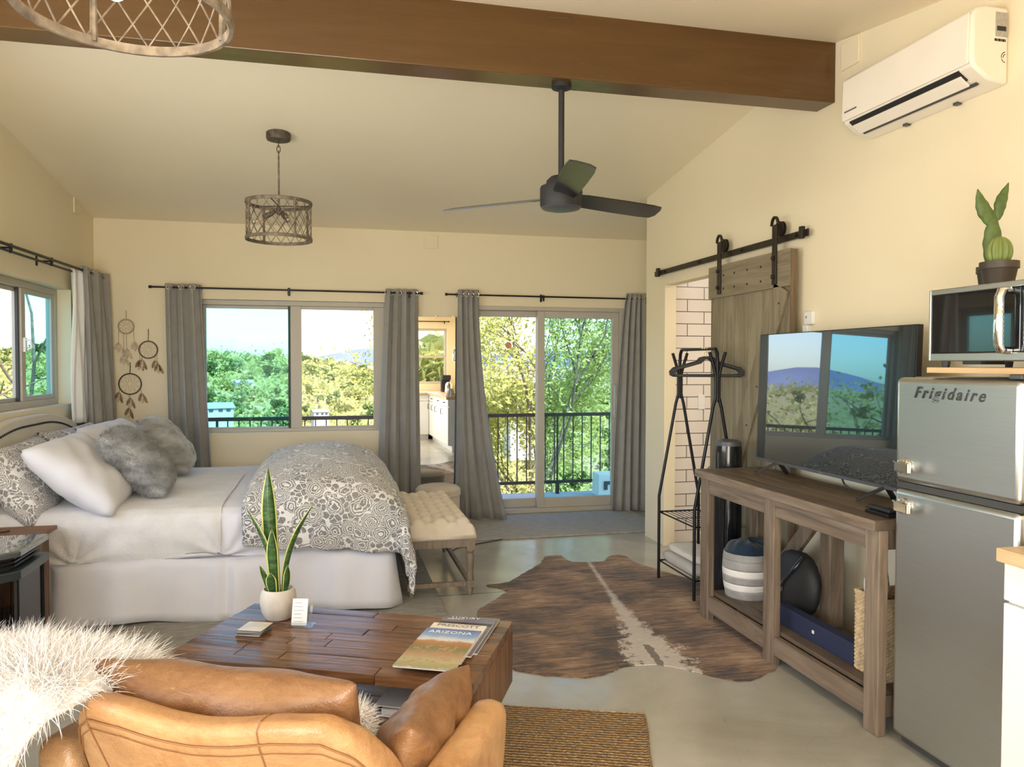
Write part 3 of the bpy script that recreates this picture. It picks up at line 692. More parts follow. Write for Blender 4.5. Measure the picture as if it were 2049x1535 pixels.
def pendant(label, c, ztop, R0, zb, zt, lit):
    x, y = c; root = thing('pendant_lamp', label, 'pendant lamp', (x,y,ztop), 0, 'cage drum pendants')
    part(root,'canopy',MB().lathe([(.02,-.045),(.075,-.043),(.08,-.03),(.08,.01)],(x,y,ztop),24),m_iron2,smooth=True)
    part(root,'rod',MB().tube([(x,y,ztop-.15),(x,y,zt-.01)],.006,8),m_iron,smooth=True)
    for k in range(3):
        zz = ztop-.055-k*.035
        part(root,'chain_link',MB().tube([(x+(.011*math.cos(t) if k%2 else 0), y+(0 if k%2 else .011*math.cos(t)), zz-.012+.024*math.sin(t)) for t in np.linspace(0,2*math.pi,13)[:-1]],.003,5,closed=True),m_iron2)
    for nm, z in (('top_ring',zt),('bottom_ring',zb)):
        prof = [(R0-.005,-.011),(R0+.004,-.011),(R0+.006,0),(R0+.004,.011),(R0-.005,.011),(R0-.005,-.011)]
        part(root,nm,MB().lathe(prof,(x,y,z),48,cap=False),m_iron,smooth=True)
    for k in range(4):
        t = .55+k*math.pi/2; p = (x+R0*math.cos(t), y+R0*math.sin(t))
        part(root,'upright',MB().tube([(p[0],p[1],zb),(p[0],p[1],(zb+zt)/2),(p[0],p[1],zt)],[.009,.007,.009],8),m_iron,smooth=True)
    NW = 20
    for sgn in (1,-1):
        for k in range(NW):
            t0 = 2*math.pi*k/NW; pts = []
            for q in range(6):
                s = q/5; t = t0+sgn*s*2*math.pi*2.2/NW; pts.append((x+(R0-.002)*math.cos(t), y+(R0-.002)*math.sin(t), zb+.008+(zt-zb-.016)*s))
            part(root,'lattice_wire',MB().tube(pts,.0022,5),m_iron)
    cross = MB()
    for k in range(3):
        t = .3+k*2*math.pi/3; cross.tube([(x,y,zt-.02),(x+R0*math.cos(t),y+R0*math.sin(t),zt)],.004,6)
    part(root,'spider',cross,m_iron2)
    part(root,'hub',MB().lathe([(.006,0),(.018,-.01),(.018,-.05),(.008,-.06)],(x,y,zt-.02),12),m_iron2,smooth=True)
    for k in range(3):
        t = (1.93 if lit else 1.0)+k*2*math.pi/3; dx, dy = math.cos(t), math.sin(t)
        a = Vector((x+dx*.02,y+dy*.02,zt-.055)); b = Vector((x+dx*.075,y+dy*.075,zt-.085)); dn = (b-a).normalized()
        s = part(root,'socket',MB().tube([a,a+(b-a)*.5,b,b+dn*.03],[.008,.017,.018,.018],10),m_iron2,smooth=True)
        bl = b+dn*.03; pr = [bl+dn*q for q in (0,.015,.04,.065,.082,.09)]
        part(s,'bulb',MB().tube(pr,[.012,.014,.027,.029,.018,.004],12),m_bulb if lit else m_clear,smooth='all',top=root)
        if not lit: part(s,'filament',MB().tube([bl,bl+dn*.06],.004,5),M('amber_filament',(.75,.45,.12),.5),top=root)
    return root
pendant('round wire cage pendant lamp hanging above the bed',(-.339,5.391),3.037,.213,2.335,2.575,False)
pendant('lit wire cage pendant lamp hanging nearest, in front of the beam',(-.425,1.80),2.955,.213,2.25,2.49,True)
lamp('near_pendant_bulbs','POINT',(-.425,1.80,2.34),Euler((0,0,0)),1.5,(1.0,.80,.56),shadow_soft_size=.03)

fx, fy = 1.142, 3.76
fan = thing('ceiling_fan','matte black three blade ceiling fan hanging from the brown beam','ceiling fan',(fx,fy,2.916))
part(fan,'canopy',MB().lathe([(.05,0),(.05,-.02),(.02,-.03)],(fx,fy,2.916),20),m_blackmatte,smooth=True)
part(fan,'downrod',MB().tube([(fx,fy,2.91),(fx,fy,2.42)],.0155,12),m_blackmatte,smooth=True)
part(fan,'motor_housing',MB().lathe([(.022,2.45),(.055,2.45),(.075,2.43),(.08,2.405),(.105,2.40),(.108,2.39),(.108,2.31),(.103,2.296)],(fx,fy,0),40),m_blackmatte,smooth=True)
part(fan,'light_cover',MB().lathe([(.103,2.296),(.095,2.288),(.06,2.28),(.01,2.278)],(fx,fy,0),40),m_darkgrey,smooth=True)
for ang in (-99, 21, 140):
    t = R(ang); d = Vector((math.cos(t),math.sin(t),0)); sx = Vector((-d.y,d.x,0)); pit = R(-17)
    up = Vector((0,0,1)); wv = sx*math.cos(pit)+up*math.sin(pit); nv = sx*(-math.sin(pit))+up*math.cos(pit)
    mb = MB(); c0 = Vector((fx,fy,2.345)); st = [(.09,.052,0),(.14,.060,.0),(.40,.066,.0),(.60,.066,-.0),(.655,.060,0),(.675,.030,0)]
    vs = []
    for (r_, hw, dz) in st:
        p = c0+d*r_
        for q, th_ in ((-hw,.003),(hw,.003),(hw,-.003),(-hw,-.003)): vs.append(p+wv*q+nv*th_+d*(.012 if (q > 0 and r_ > .6) else 0))
    fs = [(0,1,2,3),tuple(range(len(vs)-4,len(vs)))[::-1]]
    for i in range(len(st)-1):
        for k in range(4): fs.append((i*4+k,i*4+(k+1)%4,(i+1)*4+(k+1)%4,(i+1)*4+k))
    part(fan,'blade',mb.add(vs,fs),M('satin_black_blade',(.02,.021,.023),.24,.2) if ang == -99 else bpy.data.materials['satin_black_blade'])

ac = thing('air_conditioner','white wall mounted air conditioner high on the right wall','air conditioner',(2.66,2.97,2.62))
y0, y1 = 2.575, 3.37
prof = [(2.66,2.935),(2.545,2.938),(2.503,2.925),(2.484,2.89),(2.482,2.72),(2.492,2.69),(2.56,2.645),(2.66,2.628)]
def yext(prof, y0, y1):
    m = MB(); n = len(prof); vs = [(p[0],y0,p[1]) for p in prof]+[(p[0],y1,p[1]) for p in prof]
    return m.add(vs,[tuple(range(n)),tuple(range(n,2*n))[::-1]]+[(i,(i+1)%n,n+(i+1)%n,n+i) for i in range(n)])
part(ac,'body',yext(prof,y0,y1),m_acwhite,bevel=.012,smooth=True)
part(ac,'front_panel',yext([(2.484,2.905),(2.477,2.90),(2.470,2.715),(2.478,2.70),(2.486,2.71)],y0+.012,y1-.012),m_acwhite,bevel=.004,smooth=True)
part(ac,'air_slot',yext([(2.4915,2.698),(2.4865,2.690),(2.530,2.655),(2.535,2.664)],y0+.07,y1-.05),m_blackmatte)
part(ac,'louver',yext([(2.503,2.676),(2.499,2.670),(2.545,2.636),(2.549,2.644)],y0+.075,y1-.055),m_acwhite,bevel=.002)
part(ac,'seam',yext([(2.556,2.6475),(2.553,2.6435),(2.566,2.6355),(2.568,2.643)],y0+.05,y1-.06),m_darkgrey)
for yy in (2.80,3.1): part(ac,'clip',MB().box(2.63,2.652,yy,yy+.025,2.622,2.634),m_darkgrey)
st_ = part(ac,'sticker',MB().box(2.594,2.652,y0-.002,y0+.001,2.815,2.912),M('label_grey',(.42,.40,.36),.6,var=.15,scale=60))
part(st_,'barcode',MB().box(2.60,2.643,y0-.003,y0-.001,2.838,2.856),m_inkm,top=ac)
mb = MB()
for k in range(9): mb.box(2.590+k*.0062,2.590+k*.0062+(.003 if k%3 else .0045),y0-.002,y0+.001,2.796,2.806)
part(ac,'serial_bars',mb,m_inkm)
mb = MB()
for rr, a0, a1 in ((.021,100,190),(.012,100,190),(.021,200,260)):
    mb.tube([(2.645+rr*math.cos(R(a)),y0-.0005,2.735+rr*math.sin(R(a))) for a in np.linspace(a0,a1,8)],.0016,4)
part(ac,'side_marks',mb,m_inkm)
mb = MB()
for k in range(7): mb.box(2.4695,2.472,3.335-k*.013-.009,3.335-k*.013,2.737,2.745)
part(ac,'logo_mark',mb,m_darkgrey)

# barn door on its track
tr = thing('barn_door_track','flat bronze sliding door track fixed above the bathroom opening','door track',(2.62,4.9,2.245))
part(tr,'rail',MB().box(2.618,2.626,3.84,5.945,2.225,2.265),m_bronze)
for yy in (3.95,4.55,5.15,5.75): part(tr,'bolt',MB().tube([(2.60,yy,2.245),(2.66,yy,2.245)],.010,8),m_bronze)
part(tr,'stop',MB().box(2.598,2.622,5.84,5.88,2.215,2.285),m_bronze,bevel=.003); part(tr,'stop',MB().box(2.598,2.622,3.87,3.90,2.215,2.285),m_bronze,bevel=.003)
bd = thing('barn_door','weathered grey green plank barn door slid aside behind the television','door',(2.60,4.44,.02))
Y0, Y1 = 3.952, 4.935
mb = MB(); npl = 6
for k in range(npl): mb.box(2.60,2.620,Y0+(Y1-Y0)*k/npl+.0035,Y0+(Y1-Y0)*(k+1)/npl-.0035,.02,2.165)
part(bd,'plank_panel',mb,m_barnwood,bevel=.003)
for z0_, z1_ in ((1.955,2.172),(.02,.22)): part(bd,'cross_rail',MB().box(2.580,2.60,Y0,Y1,z0_,z1_),m_barnrail,bevel=.003)
part(bd,'brace',MB().bar((2.590,4.045,1.955),(2.590,4.86,.22),.15,.020,up=(1,0,0)),m_barnwood,bevel=.003)
part(bd,'edge_stile',MB().box(2.582,2.62,Y0-.018,Y0,.02,2.165),m_barnedge,bevel=.002)
mb = MB()
for yy in (4.10,4.26,4.42,4.58,4.72): 
    for zz in (2.01,2.10): mb.lathe([(.007,0),(.007,-.003)],(2.580,yy,zz),8,ax='x')
for q in range(7):
    s = q/6; mb.lathe([(.006,0),(.006,-.003)],(2.580,4.06+s*.7,1.86-s*1.5),8,ax='x')
part(bd,'nail_heads',mb,m_inkm)
for yy in (4.77,4.10):
    h = part(bd,'hanger',MB().box(2.567,2.579,yy-.022,yy+.022,1.975,2.33),m_bronze,bevel=.003)
    part(h,'wheel',MB().lathe([(.038,-.012),(.046,-.012),(.046,-.006),(.038,-.004),(.038,.004),(.046,.006),(.046,.012),(.01,.012)],(2.61,yy,2.306),20,ax='x'),m_bronze,top=bd,smooth=True)
    mb = MB(); 
    for k in range(9):
        t0 = math.pi*k/8
        if k < 8:
            t1 = math.pi*(k+1)/8; mb.bar((2.573,yy-.034*math.cos(t0),2.325+.05*math.sin(t0)),(2.573,yy-.034*math.cos(t1),2.325+.05*math.sin(t1)),.012,.014,up=(1,0,0))
    part(h,'strap_top',mb,m_bronze,top=bd)
    for zz in (2.02,2.13): part(h,'bolt',MB().lathe([(.013,0),(.012,-.014),(.006,-.018)],(2.567,yy,zz),10,ax='x'),m_bronze,top=bd,smooth=True)

def dream(label, c, rad, mats, drops, cord_len):
    x, z = c; root = thing('dreamcatcher', label, 'dreamcatcher', (x,7.40,z), 0, 'dreamcatchers between the curtains'); y = 7.405
    part(root,'hoop',MB().tube([(x+rad*math.cos(t),y,z+rad*math.sin(t)) for t in np.linspace(0,2*math.pi,33)[:-1]],.0055,6,closed=True),mats[0])
    mb = MB(); r1 = rad
    for ring in range(3):
        r0, r2 = rad*(1-.27*ring), rad*(1-.27*(ring+1)); 
        for k in range(10):
            a0 = 2*math.pi*(k+.5*ring)/10; a1 = a0+math.pi/10; a2 = a0+2*math.pi/10
            mb.tube([(x+r0*math.cos(a0),y,z+r0*math.sin(a0)),(x+r2*math.cos(a1),y,z+r2*math.sin(a1)),(x+r0*math.cos(a2),y,z+r0*math.sin(a2))],.0009,3)
    part(root,'web',mb,m_cordb)
    part(root,'hanging_cord',MB().tube([(x,y,z+rad),(x+.003,y,z+rad+cord_len*.6),(x,y+.01,z+rad+cord_len)],.003,5),mats[0])
    for (a, L, side) in drops:
        px, pz = x+rad*math.cos(R(a)), z+rad*math.sin(R(a))
        d = part(root,'drop_string',MB().tube([(px,y,pz),(px+side*.3*L,y,pz-L)],.0016,4),m_cordb)
        for q in range(3):
            ang = R(-90+side*90*.25+(q-1)*22); bx, bz = px+side*.3*L, pz-L+.01; ln = .075+.015*q
            ex, ez = bx+math.cos(ang)*ln, bz+math.sin(ang)*ln; nx, nz = -math.sin(ang), math.cos(ang)
            pts = []
            for s, w in ((0,.002),(.25,.011),(.6,.013),(.9,.007),(1,.001)): pts.append((bx+(ex-bx)*s+nx*w, bz+(ez-bz)*s+nz*w))
            for s, w in ((1,.001),(.9,.007),(.6,.013),(.25,.011),(0,.002)): pts.append((bx+(ex-bx)*s-nx*w, bz+(ez-bz)*s-nz*w))
            n = len(pts); m_ = MB(); vs = [(p[0],y-.004+.002*q,p[1]) for p in pts]+[(p[0],y-.002+.002*q,p[1]) for p in pts]
            m_.add(vs,[tuple(range(n)),tuple(range(n,2*n))[::-1]]+[(i,(i+1)%n,n+(i+1)%n,n+i) for i in range(n)])
            part(d,'feather',m_,mats[1] if q != 1 else mats[2],top=root)
dream('small pale dreamcatcher with long white strings, highest of the wall group',(-1.772,1.825),.063,(m_cordb,m_feather2,m_feather2),((200,.13,-.1),(270,.14,.1),(340,.12,.2),(250,.20,0)),.08)
dream('brown dreamcatcher with red brown feathers nearest the left window curtain',(-1.592,1.62),.076,(M('brown_cord',(.14,.09,.06),.8),m_feather,m_feather2),((205,.07,-.2),(225,.04,.0),(335,.10,.2),(315,.05,.1)),.11)
dream('largest dark dreamcatcher with tan feathers, lowest of the wall group',(-1.745,1.315),.092,(m_bronze,m_feather,m_feather2),((200,.05,-.3),(270,.04,0),(340,.06,.3),(265,.13,-.1)),.10)

mr = thing('wall_mirror','tall frameless wall mirror between the window curtain and door curtain','mirror',(.985,7.40,.25))
mm_ = Matrix.Translation((.985,7.40,0)) @ Matrix.Rotation(R(.62),4,'Z')
o = part(mr,'glass',MB().box(-.205,.205,-.004,.004,.25,1.955,mm_),m_mirror,bevel=.002)
part(mr,'backing',MB().box(-.20,.20,.0045,.018,.255,1.95,mm_),m_white)
for xx in (-.0,.17): part(mr,'clip',MB().box(xx-.012,xx+.012,-.009,-.0045,1.935,1.968,mm_),m_chrome)

def decal(label, mb, mat, nm): return solo(nm, mb, mat, label, 'sticker', 'stickers on the glass door')
decal('round tan sticker on the left glass door panel', MB().lathe([(.033,-.0015),(.033,.0015)],(1.735,7.512,1.685),20,ax='y'), M('tan_sticker',(.66,.36,.20),.6), 'round_sticker')
decal('small round orange sticker low on the left glass door panel', MB().lathe([(.012,-.0015),(.012,.0015)],(1.80,7.512,1.305),14,ax='y'), M('orange_sticker',(.62,.25,.10),.6), 'round_sticker')
mb = MB()
for (a_, b_, w_) in (((-.065,-.005),(.055,.02),.02),((.0,0),(.035,.075),.020),((.0,.005),(.04,-.06),.018),((.045,.02),(.07,.045),.012)):
    a3 = (2.60+a_[0],7.442,1.565+a_[1]); b3 = (2.60+b_[0],7.442,1.565+b_[1]); mb.bar(a3,b3,w_*.6,.003,up=(0,1,0))
decal('grey flying bird sticker on the right glass door panel', mb, M('bird_grey',(.16,.19,.24),.6), 'bird_sticker')

# ================================================================ BED SIDE OF THE ROOM
def noise3(p, s=1.0):
    x, y, z = p[0]*s, p[1]*s, p[2]*s
    return (math.sin(1.7*x+1.3*y+.4)*math.cos(1.1*z-.8*x)+.5*math.sin(3.1*y-2.3*z+1.1)*math.cos(2.7*x+.3)+.25*math.sin(6.1*x+5.3*y+4.7*z))/1.75

bed = thing('bed','wide bed in white sheets with an arched studded headboard under the left window','bed',(-.85,5.72,0))
BX0, BX1, BY0, BY1, BZ = -1.93, .35, 4.74, 6.74, .655
# headboard: arched outline in the YZ plane
def head_z(y):
    s = abs(y-5.74)/1.10
    return 1.145 - .20*(max(0, s-.15)/.85)**2 if s < .80 else 1.030-.035*math.sin(min(1,(s-.80)/.2)*math.pi) - .02
hp_ = [(y, head_z(y)) for y in np.linspace(4.66,6.82,41)]
def yz_slab(pts, x0, x1):
    m = MB(); n = len(pts); vs = [(x0,p[0],p[1]) for p in pts]+[(x1,p[0],p[1]) for p in pts]
    return m.add(vs,[tuple(range(n)),tuple(range(n,2*n))[::-1]]+[(i,(i+1)%n,n+(i+1)%n,n+i) for i in range(n)])
hb = part(bed,'headboard',yz_slab([(4.66,.05)]+hp_+[(6.82,.05)],-2.01,-1.945),m_headb,bevel=.012)
mb = MB()
for k in range(78):
    y = 4.72+(6.76-4.72)*k/77; mb.lathe([(.009,0),(.007,.005),(.001,.007)],(-1.945,y,head_z(y)-.060),7,ax='x')
part(hb,'nail_trim',mb,m_blackmatte,top=bed)
mb = MB().box(BX0,BX1,BY0+.03,BY1-.03,.06,.36); part(bed,'box_base',mb,m_linen)
def mattress(u, v):
    # a loop round the mattress section (u) swept along the bed (v)
    return None
def pleat(s): return .5+.5*math.sin(s)
def skirt_line():
    pts = []
    for x in np.linspace(BX0+.02, BX1, 90):
        seam = min(abs(x-q) for q in (-.60,-1.55)); o = .022*math.sin(x*9)+.010*math.sin(x*21+1)
        if seam < .045: o -= .05*(1-seam/.045)
        pts.append((x, BY0-.03+(-o), 0))
    for y in np.linspace(BY0-.03, BY1+.03, 60)[1:]: pts.append((BX1+.02+.012*math.sin(y*8), y, 1))
    return pts
sk = skirt_line()
def skf(i, j):
    p = sk[min(len(sk)-1, int(round(i*(len(sk)-1))))]; h = 1-j
    fl = .05*(1-h)**1.3; x, y, k = p
    bx = (BX0+BX1)/2
    if k == 0: y -= fl*(.6+.4*math.sin(x*7)); y = y if h < .97 else BY0-.012
    else: x += fl
    return (x, y, .018+.012*math.sin(x*5+y*3)+(.372-.018)*h)
part(bed,'bed_skirt',MB().grid(skf,len(sk),8),m_linen,smooth='all',solid=.004)
# mattress wrapped in the sheet: top plus near, far and foot drops with small wrinkles
def sheet(i, j):
    x = BX0+.01+(BX1-.02-BX0)*i
    prof = [(BY0-.005,.362),(BY0-.012,.40),(BY0-.016,.48),(BY0-.012,.56),(BY0+.005,.615),(BY0+.05,.645),(BY0+.14,BZ),(BY0+.6,BZ+.006),(5.74,BZ+.008),(BY1-.6,BZ+.006),(BY1-.14,BZ),(BY1-.05,.645),(BY1,.61),(BY1+.012,.5),(BY1,.36)]
    t = j*(len(prof)-1); q = min(len(prof)-2, int(t)); f = t-q
    y = prof[q][0]*(1-f)+prof[q+1][0]*f; z = prof[q][1]*(1-f)+prof[q+1][1]*f
    w = noise3((x,y,z),5)*.004
    if t < 6:                                             # near drop: diagonal creases gathered at two corners
        for (cx_, s_) in ((-.62,1),(-1.42,1),(.1,.8)):
            d = (x-cx_); r = math.hypot(d, z-.36); a = math.atan2(z-.36, d)
            w += s_*.010*math.sin(a*9+cx_*5)*math.exp(-r*3.2)
        y -= w*1.6
        z += .010*math.sin(x*6.5) if t < .5 else 0
    else: z += w
    e = max(0, (x-(BX1-.08))/.08); z -= .05*e*e*(1 if 3 < t < 13 else 0)
    return (x, y, z)
nj = 57
part(bed,'fitted_sheet',MB().grid(sheet,110,nj),m_linen,smooth='all')
mb = MB().box(BX0+.02,BX1-.005,BY0+.0,BY1-.0,.36,.60); part(bed,'mattress',mb,m_linen,bevel=.03)
# embroidered top sheet fold near the pillows, draped down the near side
def fold(i, j):
    x = -1.905+1.27*i; p = sheet(max(0,min(1,(x-BX0-.01)/(BX1-.02-BX0))), .004+.62*j)
    k = .007; y, z = p[1], p[2]
    edge = .012*math.sin(i*math.pi*2*5)*(.15 if j > .4 else 1)
    return (x+.006*noise3((x,y*3,z*3),3), y-k*(1 if j < .40 else 0)-abs(edge)*.4, z+k)
part(bed,'top_sheet',MB().grid(fold,80,46),m_embro,smooth='all',label='embroidered white sheet turned over the near side')

# duvet folded over the foot of the bed
def duvet_profile(a):
    pts = [(-.38,.690),(-.44,.695),(-.485,.712),(-.495,.745),(-.455,.79),(-.37,.825),(-.24,.855),(-.06,.868),(.12,.85),(.28,.79),(.39,.70),(.445,.60),(.46,.50),(.455,.40),(.45,.33)]
    t = a*(len(pts)-1); q = min(len(pts)-2, int(t)); f = t-q; f = f*f*(3-2*f)*.5+f*.5
    return (pts[q][0]*(1-f)+pts[q+1][0]*f, pts[q][1]*(1-f)+pts[q+1][1]*f)
def duvet_drop(b):
    pts = [(4.668,.46),(4.655,.40),(4.650,.30),(4.657,.21),(4.685,.13),(4.75,.07),(4.90,.03),(5.2,.008),(5.7,0),(6.2,.008),(6.5,.03),(6.66,.07),(6.75,.14),(6.80,.25),(6.81,.38)]
    t = b*(len(pts)-1); q = min(len(pts)-2, int(t)); f = t-q
    return (pts[q][0]*(1-f)+pts[q+1][0]*f, pts[q][1]*(1-f)+pts[q+1][1]*f)
def duvet_fn(i, j):
    x, z = duvet_profile(i); y, dz = duvet_drop(j)
    lift = max(0, min(1, (z-.62)/.2)); puff = max(0,1-dz/.46)
    kk = dz/.46; zb = min(z, lerp(i, [0,.2,.6,.75,.85,1], [.44,.44,.38,.36,.27,.13]))
    zz = z*(1-kk)+zb*kk
    n = noise3((x,y,zz),4.2)*.022 + noise3((x,y,zz),10)*.010
    if i < .12: zz = max(zz, BZ+.012) if dz < .1 else zz
    x2 = x + (.05 if dz > .25 and i > .8 else 0)*dz + n*.5; y2 = y - (dz*.16 if (i > .75 and j < .5) else 0) + (n*.9 if j < .4 or j > .8 else 0)
    if j < .4 and i < .75: y2 += .03*math.sin(x*11+1)*dz
    return (x2, y2, max(.10, zz+n))
dv = solo('duvet', MB().grid(duvet_fn,64,72), m_floral, 'thick grey and white floral duvet folded over the foot of the bed', 'duvet', smooth='all', solid=.035)

def pillow_mb(w, h, t, seed, n=26, pinch=.06, sag=0):
    rng = np.random.default_rng(seed); k = rng.uniform(0,6,4)
    def srf(u, v, s):
        x, y = (u*2-1), (v*2-1)
        e = (1-abs(x)**2.6)*(1-abs(y)**2.6); th_ = t/2*max(0,e)**.45
        px = x*w/2*(1-pinch*(1-abs(y)**2)*(1 if abs(x) > .5 else .6)*abs(x)); py = y*h/2*(1-pinch*(1-abs(x)**2)*abs(y))
        wr = .010*math.sin(7*x+5*y+k[0])*e + .007*math.sin(13*x-9*y+k[1])*e + .010*math.sin(k[2]+9*math.atan2(y,x))*(1-e)*max(abs(x),abs(y))**2*e*3
        return (px, py, s*(th_+wr) - sag*(1-x*x))
    m = MB(); m.grid(lambda u,v: srf(u,v,1),n,n); m.grid(lambda u,v: srf(u,v,-1),n,n)
    bm = bmesh.new(); me = bpy.data.meshes.new('tmp'); me.from_pydata(m.v,[],m.f); bm.from_mesh(me); bmesh.ops.remove_doubles(bm,verts=bm.verts,dist=.0006)
    bm.verts.index_update(); m2 = MB(); m2.v = [tuple(v.co) for v in bm.verts]; m2.f = [tuple(v.index for v in f.verts) for f in bm.faces]
    bm.free(); bpy.data.meshes.remove(me); return m2
def pillow_at(mb, c, lean, yaw=0, roll=0):
    """local x -> along the bed width (Y), local y -> up the lean, local z -> facing the foot of the bed."""
    m = Matrix(((0,0,1,0),(1,0,0,0),(0,1,0,0),(0,0,0,1)))
    rot = Matrix.Rotation(yaw,4,'Z') @ Matrix.Rotation(-lean,4,'Y') @ Matrix.Rotation(roll,4,'X')
    return mb.xf(Matrix.Translation(c) @ rot @ m)
def fur_strands(pts, nrm, length, width, down, rng, seg=3, curl=.3):
    vs = []; fs = []
    for p, n in zip(pts, nrm):
        p = Vector(p); n = Vector(n); L = length*rng.uniform(.6,1.25); d = (n + Vector(rng.normal(0,curl,3))).normalized(); w = d.cross(Vector(rng.normal(size=3))).normalized()*width
        k = len(vs); q = p.copy(); dd = d.copy()
        for s in range(seg+1):
            f = 1-s/seg*.92; vs += [tuple(q-w*f), tuple(q+w*f)]
            dd = (dd + Vector(down)*(.55) + Vector(rng.normal(0,.08,3))).normalized(); q = q+dd*L/seg
        for s in range(seg): fs.append((k+2*s,k+2*s+1,k+2*s+3,k+2*s+2))
    m = MB(); m.v = vs; m.f = fs; return m
def sample_surface(mb, n, rng, keep=None):
    V = np.array(mb.v); tri = []
    for f in mb.f:
        for k in range(1,len(f)-1): tri.append((f[0],f[k],f[k+1]))
    tri = np.array(tri); a, b, c = V[tri[:,0]], V[tri[:,1]], V[tri[:,2]]; nn = np.cross(b-a,c-a); ar = np.linalg.norm(nn,axis=1); 
    ar2 = np.where(ar > 0, ar, 0); idx = rng.choice(len(tri), n, p=ar2/ar2.sum()); u = rng.uniform(size=(n,2)); s = u.sum(1) > 1; u[s] = 1-u[s]
    P = a[idx]+(b-a)[idx]*u[:,:1]+(c-a)[idx]*u[:,1:]; N = nn[idx]/np.maximum(ar[idx],1e-9)[:,None]
    return P, N
def fix_normals(mb):
    bm = bmesh.new(); me = bpy.data.meshes.new('tmp'); me.from_pydata(mb.v,[],mb.f); bm.from_mesh(me); bmesh.ops.recalc_face_normals(bm,faces=bm.faces)
    mb.v = [tuple(v.co) for v in bm.verts]; bm.verts.index_update(); mb.f = [tuple(v.index for v in f.verts) for f in bm.faces]; bm.free(); bpy.data.meshes.remove(me); return mb

solo('floral_pillow', pillow_at(pillow_mb(.98,.50,.26,1),(-1.765,5.17,.80),R(30),R(3)), m_sham, 'floral print pillow against the headboard, nearest the nightstand', 'pillow', 'floral pillows', smooth='all')
solo('floral_pillow', pillow_at(pillow_mb(.98,.50,.24,2),(-1.79,6.22,.81),R(28),R(-3)), m_sham, 'floral print pillow against the headboard on the window side', 'pillow', 'floral pillows', smooth='all')
wp = thing('white_pillow','large plain white pillow with a tiny label, nearest the nightstand','pillow',(-1.43,5.16,.66),0,'white pillows')
part(wp,'pillow_case',pillow_at(pillow_mb(1.0,.60,.27,3),(-1.45,5.17,.83),R(50),R(2)),m_linen,smooth='all'); part(wp,'care_label',MB().box(-1.262,-1.258,4.735,4.76,.690,.699),m_inkm)
solo('white_pillow', pillow_at(pillow_mb(.98,.56,.25,4),(-1.50,6.24,.85),R(44),R(-2)), m_linen, 'plain white pillow behind the fur cushions on the window side', 'pillow', 'white pillows', smooth='all')
def fur_pillow(label, c, lean, yaw, seed, w=.52, roll=0):
    mb = fix_normals(pillow_at(pillow_mb(w,.52,.24,seed,22,.03),c,lean,yaw,roll)); rng = np.random.default_rng(seed)
    root = thing('fur_pillow', label, 'pillow', c, 0, 'grey fur cushions'); P, N = sample_surface(mb, 15000, rng)
    part(root,'pile',fur_strands(P,N,.024,.0016,(0,0,-.5),rng,2,.35),m_greyfur); part(root,'cushion',mb,m_greyfur,smooth='all')
fur_pillow('grey faux fur cushion leaning on the large white pillow',(-1.20,5.28,.880),R(42),R(5),5)
fur_pillow('grey faux fur cushion nearest the bed window curtain',(-1.20,6.16,.895),R(40),R(4),6)

# nightstand, black stove heater
ns = thing('nightstand','brown wood topped nightstand beside the bed head behind the black stove','nightstand',(-1.74,4.44,0))
part(ns,'top',MB().box(-2.02,-1.475,4.20,4.665,.585,.607),wood('nightstand_top',(.13,.06,.03),(.22,.11,.055),(.32,.18,.10),0,.5),bevel=.003)
part(ns,'body',MB().box(-2.0,-1.51,4.24,4.64,.08,.585),m_tableside,bevel=.003)
for x in (-1.98,-1.56):
    for y in (4.26,4.59): part(ns,'leg',MB().box(x,x+.04,y,y+.04,0,.08),m_tableside)
solo('reading_glasses', MB().tube([(-1.80,4.5,.612),(-1.74,4.52,.612),(-1.70,4.50,.612),(-1.66,4.53,.612)],.005,5), m_gasket, 'small dark folded thing lying on the wooden nightstand', 'trinket')
fs_ = thing('far_nightstand','brown wooden chest in the far corner behind the pillows','nightstand',(-1.80,7.12,0))
part(fs_,'body',MB().box(-2.0,-1.55,6.92,7.22,0,.90),m_tableside,bevel=.004); part(fs_,'top',MB().box(-2.01,-1.54,6.91,7.225,.90,.93),m_tableside,bevel=.004)
m_slate = M('dark_slate_enamel',(.022,.030,.034),.3); sx0, sy0 = -1.61, 3.755     # stove centre
stv = thing('stove_heater','black electric stove heater with glass sides beside the bed','heater',(sx0,sy0,0))
def octo(w, d, c): return [(sx0-w+c,sy0-d),(sx0+w-c,sy0-d),(sx0+w,sy0-d+c),(sx0+w,sy0+d),(sx0-w,sy0+d),(sx0-w,sy0-d+c)]
part(stv,'top',MB().prism(octo(.315,.225,.11),.672,.70),M('slate_black_enamel',(.05,.06,.065),.05,Coat_Weight=1.0,Coat_Roughness=.02),bevel=.006)
for k, z in enumerate((.625,.642,.659)): part(stv,'vent_slat',MB().prism(octo(.285,.20,.105),z,z+.009),m_blackmetal)
part(stv,'core',MB().prism(octo(.265,.185,.10),.60,.672),m_blackmatte)
part(stv,'rim',MB().prism(octo(.315,.225,.11),.575,.615),m_slate,bevel=.005)
part(stv,'base',MB().prism(octo(.315,.225,.11),.06,.12),m_blackmetal,bevel=.005)
oc = octo(.29,.20,.105)
for i, p in enumerate(oc): part(stv,'corner_post',MB().tube([(p[0],p[1],.11),(p[0],p[1],.58)],.011,6),m_blackmetal)
for i in (1,2,0,5):
    a_, b_ = oc[i], oc[(i+1)%6]; part(stv,'glass_side',MB().bar((a_[0],a_[1],.347),(b_[0],b_[1],.347),.004,.46),m_glassdark)
